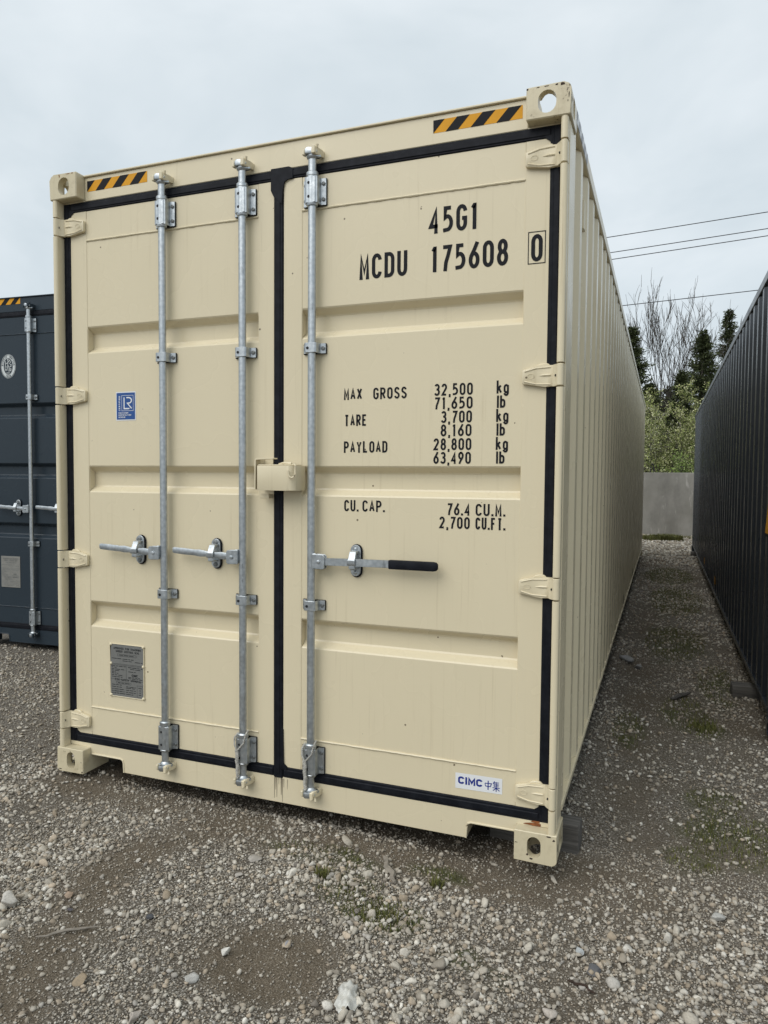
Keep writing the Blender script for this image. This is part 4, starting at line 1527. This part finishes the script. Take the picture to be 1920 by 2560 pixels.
# ------------------------------------------------------------------ grass and weeds
gr = Mat('grass_blade')
at = gr.n('ShaderNodeAttribute', attribute_name='tint')
gr.set(col=at.outputs['Color'], rough=0.7, spec=0.3)
M['grass'] = gr.m


def grass(name, spots, label):
    Vs, Fs, Cs, off = [], [], [], 0
    for cx, cy, rx, ry, n, h0, h1 in spots:
        a = rng.uniform(0, 2 * math.pi, n); q = np.sqrt(rng.uniform(size=n))
        x, y = cx + rx * q * np.cos(a), cy + ry * q * np.sin(a)
        z = ground_z(x, y)
        h = rng.uniform(h0, h1, n)
        th = rng.uniform(0, 2 * math.pi, n); lean = rng.uniform(.1, .9, n)
        w = rng.uniform(.0014, .0032, n) * (h / .04) ** .5
        dx, dy = np.cos(th), np.sin(th)
        px, py = -dy * w, dx * w
        p = np.stack([np.stack([x - px, y - py, z - .004], 1), np.stack([x + px, y + py, z - .004], 1),
                      np.stack([x + dx * lean * h * .45 + px * .8, y + dy * lean * h * .45 + py * .8, z + h * .65], 1),
                      np.stack([x + dx * lean * h * .45 - px * .8, y + dy * lean * h * .45 - py * .8, z + h * .65], 1),
                      np.stack([x + dx * lean * h, y + dy * lean * h, z + h * (1 - .3 * lean)], 1)], 1)
        f = np.array([(0, 1, 2), (0, 2, 3), (3, 2, 4)])
        Vs.append(p.reshape(-1, 3))
        Fs.append((f[None] + (np.arange(n) * 5)[:, None, None]).reshape(-1, 3) + off)
        off += n * 5
        c = np.array((.074, .086, .026)) * rng.uniform(.6, 1.4, (n, 1)) + rng.uniform(0, .045, (n, 1)) * np.array((1.4, 1, .2))
        Cs.append(np.repeat(c, 5, 0))
    o = np_mesh(name, np.concatenate(Vs), np.concatenate(Fs), M['grass'], None, np.concatenate(Cs))
    tag(o, label, 'grass', kind='stuff')


grass('grass', [(cx, cy, rx * 1.1, ry * 1.1, int(700 * rx * ry / .02), .006, .018) for cx, cy, rx, ry in MOSS[:9]] +
      [(1.86, -.43, .09, .05, 130, .008, .026), (1.93, -.47, .09, .05, 150, .008, .028), (1.78, -.37, .10, .04, 90, .008, .022), (3.08, .60, .12, .14, 220, .008, .030), (1.60, -.30, .03, .02, 70, .015, .04), (2.03, -.20, .03, .02, 60, .02, .04)],
      'low weeds and moss growing through the gravel before the doors')
grass('grass', [(cx, cy, rx * 1.2, ry * 1.1, int(520 * rx * ry / .05), .010, .032) for cx, cy, rx, ry in MOSS[9:16]] + [(3.05, 2.1, .08, .12, 260, .012, .045)],
      'thin grass along the gravel lane between the containers')
grass('grass', [(2.55, 16.7, .25, .28, 900, .06, .16), (2.95, 16.8, .34, .25, 1900, .06, .19), (2.75, 17.0, .4, .3, 900, .05, .12), (3.6, 17.6, .5, .2, 500, .04, .10)],
      'strip of bright green grass by the foot of the concrete wall')

# ------------------------------------------------------------------ single stones and litter lying about
ROCKS = [  # x, y, size, flat, colour, label
    (.69, -.90, .088, .75, (.56, .53, .48), 'large pale cream rock at the left edge of the gravel'),
    (.835, -.775, .062, .55, (.36, .27, .20), 'flat brownish pink rock near the left edge'),
    (.905, -.842, .036, .80, (.085, .080, .088), 'dark grey lump beside the brownish pink rock'),
    (1.18, -.76, .034, .50, (.075, .080, .090), 'small dark slate chip left of the bare dirt patch'),
    (1.505, -.800, .044, .85, (.60, .58, .53), 'pale round rock standing at the edge of the bare dirt'),
    (1.665, -.680, .036, .85, (.34, .34, .36), 'grey blue angular stone right of the bare dirt patch'),
    (1.44, -1.155, .076, .70, (.47, .42, .37), 'large pinkish grey rock at the bottom edge'),
    (1.19, -1.10, .044, .60, (.33, .26, .18), 'tan rock near the lower left corner'),
    (1.31, -.30, .060, .50, (.40, .37, .33), 'long flat grey rock in front of the left door'),
    (1.48, -.95, .046, .80, (.46, .45, .42), 'pale oval rock below the bare dirt patch'),
    (2.565, -.375, .040, .75, (.40, .42, .42), 'light grey faceted stone below the right corner casting'),
    (2.615, -.455, .052, .55, (.12, .12, .125), 'dark flat stone below the right corner casting'),
    (2.51, -.690, .046, .65, (.47, .42, .37), 'pinkish oval stone at the bottom edge on the right'),
    (2.99, -.015, .056, .70, (.44, .43, .40), 'large pale stone near the right edge of the picture'),
    (2.525, 3.66, .135, .65, (.30, .30, .30), 'biggest grey rock of the heap beside the cream side wall'),
    (2.62, 3.50, .090, .60, (.27, .27, .27), 'lesser grey rock of the heap beside the cream side wall'),
    (1.31, -.42, .050, .55, (.42, .39, .35), 'slanted grey stone before the left door, just nearer than the long flat rock'),
    (1.21, -.955, .030, .6, (.40, .36, .31), 'small beige stone between the tan rock and the dirt track'),
]
for i, (x, y, s, fl, c, lab) in enumerate(ROCKS):
    v, f = rock_variants(ico(3), 1, .045, 9)
    v = v[0]
    v = v * (1 + .05 * np.sin(v[:, [1, 2, 0]] * 7 + i).sum(1, keepdims=True) * .5)
    a = rng.uniform(0, 6.28)
    v = v @ np.array([(math.cos(a), -math.sin(a), 0), (math.sin(a), math.cos(a), 0), (0, 0, 1)])
    v[:, 2] *= fl / .78
    v = v * s / 2
    o = np_mesh('stone', v, f, M['stone'], None, np.tile(np.array(c), (len(v), 1)) * rng.uniform(.93, 1.05, (len(v), 1)), smooth=False)
    o.location = (x, y, float(ground_z(x, y)) + s * fl * .30)
    tag(o, lab, 'stone', 'single stones among the gravel')

# crumpled white plastic scrap
n = 15
pv, pf = [], []
for j in range(n):
    for i in range(n):
        u, v_ = i / (n - 1) - .5, j / (n - 1) - .5
        w = 1 - .45 * abs(v_ + .1) - .15 * math.sin(v_ * 9)
        x = u * .085 * w + .022 * v_
        y = v_ * .130
        z = .022 * math.exp(-(u * 3) ** 2) + .007 * math.sin(u * 11 + v_ * 6) * math.cos(v_ * 9) + .004 * math.sin(u * 17 - v_ * 14) + .003
        pv.append((x, y, max(z, -.002)))
for j in range(n - 1):
    for i in range(n - 1):
        pf.append((j * n + i, j * n + i + 1, (j + 1) * n + i + 1, (j + 1) * n + i))
M['plastic'] = plain('dirty_white_plastic', (.66, .65, .60), 0.45, var=.35, scale=45)
o = np_mesh('plastic_scrap', np.array(pv), np.array(pf), M['plastic'])
o.modifiers.new('thickness', 'SOLIDIFY').thickness = .002
o.location = (1.955, -.855, float(ground_z(1.955, -.855)) + .012)
o.rotation_euler = (0, 0, .55)
o.scale = (.82, .82, .82)
tag(o, 'crumpled dirty white plastic scrap lying on the gravel', 'scrap')

M['stick'] = plain('grey_driftwood', (.30, .265, .22), .9, var=.4, scale=50)


def splinter(x, y, ang, L, r, lab, mat='stick', flat=.5):
    b = MB()
    pts, rs = [], []
    for i in range(7):
        t_ = i / 6 - .5
        xx, yy = x + math.cos(ang) * L * t_ + .006 * math.sin(i * 2.1), y + math.sin(ang) * L * t_ + .004 * math.cos(i * 1.7)
        pts.append((xx, yy, float(ground_z(xx, yy)) + r * .9 + .008))
        rs.append(r * (.35 + .65 * math.sin(math.pi * (i + .6) / 7.2)))
    b.tube(pts, rs, 6)
    o = b.build('wood_splinter' if L < .16 else 'stick', M[mat], None, True, 50)
    tag(o, lab, 'stick', 'bits of wood on the gravel')


splinter(1.835, -.185, -.95, .17, .0115, 'pale split piece of driftwood lying before the right door')
splinter(.985, -.94, .75, .19, .0045, 'thin crooked twig on the left dirt track')
splinter(2.93, 2.72, 1.05, .26, .016, 'brown stick lying in the lane between the containers', 'timber')
splinter(2.585, -.545, -.30, .085, .0045, 'short reddish brown twig at the bottom right', 'rustdark')

# ------------------------------------------------------------------ timber blocks
def timber(x0, x1, y0, y1, z0, z1, lab, rz=0.0):
    b = MB()
    cx, cy = (x0 + x1) / 2, (y0 + y1) / 2
    b.box(x0 - cx, x1 - cx, y0 - cy, y1 - cy, 0, z1 - z0, .006, 2)
    o = b.build('timber_block', M['timber'])
    o.location = (cx, cy, z0)
    o.rotation_euler = (0, 0, rz)
    tag(o, lab, 'timber block', 'timber blocks under the containers')


gz = float(ground_z(2.47, .34))
timber(2.12, 2.494, .275, .372, gz - .006, .047 if False else .046, 'weathered grey timber block sticking out under the cream container', -.06)
gz = float(ground_z(3.34, 2.98))
timber(3.272, 3.70, 2.90, 3.04, gz - .006, gz + .085, 'dark timber block sticking out under the navy container', .03)
gz = float(ground_z(3.35, 13.2))
timber(3.335, 3.70, 13.0, 13.14, gz - .006, gz + .09, 'dark timber block under the far end of the navy container')

# ------------------------------------------------------------------ concrete wall at the end of the lane
b = MB()
b.box(-14, 24, 18.2, 18.45, -.25, 1.655, .012)
wall = b.build('concrete_wall', M['concrete'])
tag(wall, 'stained grey concrete retaining wall closing the lane', 'wall')
b = MB()
b.tube([(2.455, 18.33, 1.62), (2.462, 18.33, 1.82), (2.475, 18.33, 1.875), (2.50, 18.33, 1.895), (2.525, 18.33, 1.875), (2.538, 18.33, 1.82), (2.545, 18.33, 1.62)], .014, 8)
o = b.build('lifting_loop', M['under'])
tag(o, 'black metal lifting loop on top of the concrete wall', 'lifting loop')

# ================================================================== trees beyond the wall
br_ = Mat('bark')
br_.set(col=br_.ramp(br_.noise(6, 5, .6, mapscale=(1, 1, .3)), [(.3, (.040, .033, .027)), (.7, (.105, .092, .078))]), rough=.9)
br_.bump(br_.noise(20, 4), .5, .02)
M['bark'] = br_.m


def leafmat(name):
    m_ = Mat(name)
    a_ = m_.n('ShaderNodeAttribute', attribute_name='tint')
    m_.set(col=a_.outputs['Color'], rough=.65, spec=.25)
    return m_.m


M['needle'] = leafmat('conifer_needles')
M['leaf'] = leafmat('spring_leaves')


def tubes_np(segs, n=4):
    """segs: (p0, p1, r0, r1) -> vertices and quads of open tubes"""
    S = np.array([np.concatenate([a, b_, [r0, r1]]) for a, b_, r0, r1 in segs])
    p0, p1, r0, r1 = S[:, :3], S[:, 3:6], S[:, 6], S[:, 7]
    d = p1 - p0
    d /= np.linalg.norm(d, axis=1)[:, None] + 1e-9
    ref = np.where(np.abs(d[:, 2:3]) > .9, np.array([[1., 0, 0]]), np.array([[0., 0, 1]]))
    a = np.cross(d, ref); a /= np.linalg.norm(a, axis=1)[:, None] + 1e-9
    c = np.cross(d, a)
    ang = np.arange(n) * 2 * math.pi / n
    ring = a[:, None, :] * np.cos(ang)[None, :, None] + c[:, None, :] * np.sin(ang)[None, :, None]
    V_ = np.concatenate([p0[:, None] + ring * r0[:, None, None], p1[:, None] + ring * r1[:, None, None]], 1)
    k = np.arange(n)
    f = np.stack([k, (k + 1) % n, n + (k + 1) % n, n + k], 1)
    F_ = (f[None] + (np.arange(len(S)) * 2 * n)[:, None, None]).reshape(-1, 4)
    return V_.reshape(-1, 3), F_


def leaves_np(P, size, aspect, cols, up=.0, direc=None):
    """one small diamond leaf per point, randomly turned (or along direc)"""
    n = len(P)
    d = rng.normal(size=(n, 3)) if direc is None else direc + rng.normal(size=(n, 3)) * .45
    d[:, 2] += up
    d /= np.linalg.norm(d, axis=1)[:, None]
    q = rng.normal(size=(n, 3))
    s = np.cross(d, q); s /= np.linalg.norm(s, axis=1)[:, None]
    L = (size * rng.uniform(.6, 1.3, n))[:, None]
    V_ = np.stack([P, P + d * L * .45 + s * L * aspect, P + d * L, P + d * L * .45 - s * L * aspect], 1)
    F_ = np.arange(n * 4).reshape(n, 4)
    return V_.reshape(-1, 3), F_, np.repeat(cols, 4, 0)


def bare_tree(x, y, height, spread, lab, seed, lean=(0, 0), stems=2, z0=.0):
    rr = np.random.default_rng(seed)
    trunk, twigs = [], []

    def grow(p, d, L, r, depth):
        steps = 4 if depth < 2 else 3
        for i in range(steps):
            dd = d + rr.normal(size=3) * (.07 if depth < 1 else .11)
            dd[2] += .05 if depth else .02
            dd /= np.linalg.norm(dd)
            q = p + dd * L / steps
            r2 = r * (1 - .55 * (i + 1) / steps) if depth < 4 else r * (1 - .5 * (i + 1) / steps)
            (trunk if depth == 0 else twigs).append((p, q, r * (1 - .55 * i / steps), r2))
            if depth < 4 and (i >= 1 or depth > 1):
                nb = rr.integers(1, 3) if depth < 2 else rr.integers(0, 3)
                for _ in range(nb):
                    az = rr.uniform(0, 6.283)
                    sd = np.array((math.cos(az), math.sin(az), 0))
                    k = rr.uniform(.45, .95) * spread
                    nd = dd * (1 - .25 * k) + sd * k + np.array((0, 0, .30))
                    nd /= np.linalg.norm(nd)
                    grow(q, nd, L * rr.uniform(.42, .70), max(r2 * rr.uniform(.42, .62), .0075), depth + 1)
            p, d = q, dd
    for s in range(stems):
        d0 = np.array((lean[0] + rr.uniform(-.14, .14), lean[1] + rr.uniform(-.1, .1), 1.0))
        d0 /= np.linalg.norm(d0)
        grow(np.array((rr.uniform(-.12, .12), rr.uniform(-.1, .1), -.1)), d0, height * rr.uniform(.62, .74), .075 * height / 8 * rr.uniform(.8, 1.1), 0)
    al = np.array([np.concatenate([q[0], q[1]]) for q in trunk + twigs]).reshape(-1, 3)
    kz = min(1.25, height * .96 / np.percentile(al[:, 2], 99))
    kr = min(1.0, spread * 2.3 / np.percentile(np.hypot(al[:, 0] - lean[0] * al[:, 2], al[:, 1]), 95))
    kk = np.array((kr, kr, kz))
    trunk = [(a_ * kk, b_ * kk, r0, r1) for a_, b_, r0, r1 in trunk]
    twigs = [(a_ * kk, b_ * kk, r0, r1) for a_, b_, r0, r1 in twigs]
    root = empty('bare_tree', (x, y, z0))
    v, f = tubes_np(trunk, 6)
    np_mesh('trunk', v, f, M['bark'], root, smooth=True)
    v, f = tubes_np(twigs, 4)
    np_mesh('branches', v, f, M['bark'], root)
    tag(root, lab, 'tree', 'bare trees beyond the wall')


bare_tree(1.35, 28.2, 8.5, .55, 'tall leafless tree rising just right of the cream container roof edge', 3, (.0, 0), 3)
bare_tree(2.55, 29.6, 9.6, .60, 'leafless tree with a thin straight stem in the middle of the gap', 14, (.0, 0), 2)
bare_tree(3.10, 28.6, 8.9, .85, 'spreading leafless tree right of the middle stem', 8, (.10, 0), 3)
bare_tree(3.90, 29.5, 8.2, .90, 'leafless tree leaning right behind the pointed conifer', 26, (.12, 0), 3)
bare_tree(.20, 29.0, 8.6, .7, 'leafless tree half hidden behind the cream container roof', 33, (.05, 0), 2)


def conifer(x, y, height, rad, lab, seed, dens=1.0, tint=(.050, .064, .028), z0=0.0, top=.0):
    rr = np.random.default_rng(seed)
    root = empty('conifer', (x, y, z0))
    segs = []
    n = 10
    px = np.array((0., 0., -.2))
    for i in range(n):
        q = np.array((rr.normal() * .02, rr.normal() * .02, height * (i + 1) / n))
        segs.append((px, q, .02 + .016 * height * (1 - i / n), .02 + .016 * height * (1 - (i + 1) / n) * .98))
        px = q
    bsegs, P, D = [], [], []
    h = height * .06
    while h < height * .995:
        t_ = 1 - h / height
        nb = int(rr.integers(4, 7))
        for k in range(nb):
            az = rr.uniform(0, 6.283)
            L = 1.25 * rad * (t_ ** 1.0) * rr.uniform(.5, 1.2) + .05
            sl = rr.uniform(-.18, .30) + .35 * (1 - t_)
            p = np.array((0, 0, h + rr.uniform(-.1, .1)))
            d = np.array((math.cos(az), math.sin(az), sl))
            m_ = 5
            for i in range(m_):
                q = p + d * L / m_
                d = d + np.array((0, 0, -.05 + .06 * i / m_)) + rr.normal(size=3) * .05
                bsegs.append((p, q, .014 * (1 - i / m_) + .004, .014 * (1 - (i + 1) / m_) + .004))
                cnt = int(dens * (6 + 15 * L * (1.0 - .3 * i / m_)))
                u = rr.uniform(size=(cnt, 1))
                base = p + (q - p) * u
                side = rr.normal(size=(cnt, 3)) * np.array((1, 1, .45)) * (.045 + .075 * L)
                P.append(base + side)
                dd = np.tile(d, (cnt, 1)) + side * 4 + np.array((0, 0, -.25))
                D.append(dd / (np.linalg.norm(dd, axis=1)[:, None] + 1e-9))
                p = q
        h += (.10 + .17 * t_) * max(.6, height / 8)
    P, D = np.concatenate(P), np.concatenate(D)
    cols = np.array(tint) * rr.uniform(.55, 1.5, (len(P), 1)) + rr.uniform(0, .018, (len(P), 1)) * np.array((1, .9, .2))
    v, f, c = leaves_np(P, .13, .17, cols, 0, D)
    np_mesh('crown', v, f, M['needle'], root, c)
    v, f = tubes_np(segs, 6)
    np_mesh('trunk', v, f, M['bark'], root, smooth=True)
    v, f = tubes_np(bsegs, 3)
    np_mesh('limbs', v, f, M['bark'], root)
    tag(root, lab, 'conifer', 'conifers beyond the wall')


conifer(4.05, 27.0, 6.9, 2.0, 'dark pointed conifer rising left of the navy container roof edge', 5, 1.25)
conifer(5.28, 32.0, 8.7, 1.8, 'slim conifer tip furthest right above the navy container roof', 6, 1.0)
conifer(1.55, 26.8, 7.2, 2.1, 'dark conifer hugging the cream container roof edge', 7, 1.2)
conifer(3.30, 26.0, 5.3, 1.15, 'low dark conifer in the middle behind the flowering shrub', 9, 1.2)
conifer(2.25, 25.6, 4.9, 1.3, 'low bushy conifer left behind the flowering shrub', 10, 1.2)
conifer(4.9, 26.5, 5.6, 1.4, 'dark conifer hidden mostly behind the navy container', 12, .6)
conifer(2.9, 33.0, 5.6, 2.0, 'far dark conifer low between the bare trees', 15, .9)
conifer(.6, 27.5, 6.2, 1.6, 'dark conifer hidden mostly behind the cream container', 17, .5)


def shrub(x, y, h, r, lab, seed, n, tints, z0, name='shrub'):
    rr = np.random.default_rng(seed)
    root = empty(name, (x, y, z0))
    segs, P = [], []
    for k in range(26):
        az = rr.uniform(0, 6.283)
        tilt = rr.uniform(.1, .85)
        d = np.array((math.cos(az) * tilt, math.sin(az) * tilt, 1.0)); d /= np.linalg.norm(d)
        p = np.array((rr.uniform(-.2, .2), rr.uniform(-.2, .2), -.2))
        L = h * rr.uniform(.75, 1.08)
        rad = rr.uniform(.012, .024)
        for i in range(6):
            q = p + d * L / 6
            segs.append((p, q, rad * (1 - i / 7), rad * (1 - (i + 1) / 7)))
            if i > 0:
                for _ in range(3):
                    a2 = rr.uniform(0, 6.283)
                    e = d * .6 + np.array((math.cos(a2), math.sin(a2), rr.uniform(.1, .9))) * .7
                    e /= np.linalg.norm(e)
                    Lb = r * rr.uniform(.25, .62)
                    q2 = q + e * Lb
                    segs.append((q, q2, rad * .4, .003))
                    m_ = n // (26 * 15)
                    u = rr.uniform(.1, 1, (m_, 1))
                    P.append(q + (q2 - q) * u + rr.normal(size=(m_, 3)) * .05)
            d = d + rr.normal(size=3) * .10; d[2] += -.03; d /= np.linalg.norm(d)
            p = q
    P = np.concatenate(P)
    T_ = np.array(tints)
    cols = T_[rr.integers(0, len(T_), len(P))] * rr.uniform(.75, 1.2, (len(P), 1))
    v, f, c = leaves_np(P, .052, .36, cols, .25)
    np_mesh('foliage', v, f, M['leaf'], root, c)
    v, f = tubes_np(segs, 4)
    np_mesh('stems', v, f, M['bark'], root)
    tag(root, lab, 'shrub')


PALE = [(.44, .45, .21), (.34, .37, .14), (.24, .28, .09), (.55, .54, .33), (.14, .18, .05)]
shrub(3.05, 21.8, 3.9, 1.45, 'pale yellow green flowering shrub above the concrete wall', 4, 30000, PALE, .1)
shrub(2.05, 22.6, 3.6, 1.2, 'sparser pale blossoming shrub left of the flowering shrub', 18, 12000, PALE[:2] + [(.45, .44, .34)], .1)
shrub(4.35, 22.4, 3.5, 1.4, 'pale green shrub behind the navy container end', 19, 12000, PALE, .1)
shrub(3.55, 20.6, 2.3, .95, 'low fresh green bush just above the wall on the right', 20, 7000, [(.16, .24, .05), (.22, .30, .08), (.30, .36, .14)], .1)

# ------------------------------------------------------------------ overhead lines
M['wire'] = plain('overhead_wire', (.03, .03, .034), .6)
for (z0_, z1_, lab) in ((9.87, 10.14, 'topmost of the four overhead wires'), (9.33, 9.61, 'second overhead wire from the top'), (9.09, 9.38, 'third overhead wire, close under the second'), (7.46, 7.67, 'lowest overhead wire, crossing the bare treetops')):
    sl = (z1_ - z0_) / 5.0
    b = MB()
    pts = []
    for i in range(31):
        xx = -45 + 90 * i / 30
        pts.append((xx, 24.0, z0_ + sl * (xx - .8) + .00035 * (xx - 3) ** 2))
    b.tube(pts, .0135, 6)
    o = b.build('overhead_wire', M['wire'])
    tag(o, lab, 'wire', 'overhead wires')

# ------------------------------------------------------------------ render settings
scene.render.engine = 'CYCLES'
scene.cycles.max_bounces = 5
scene.cycles.diffuse_bounces = 3
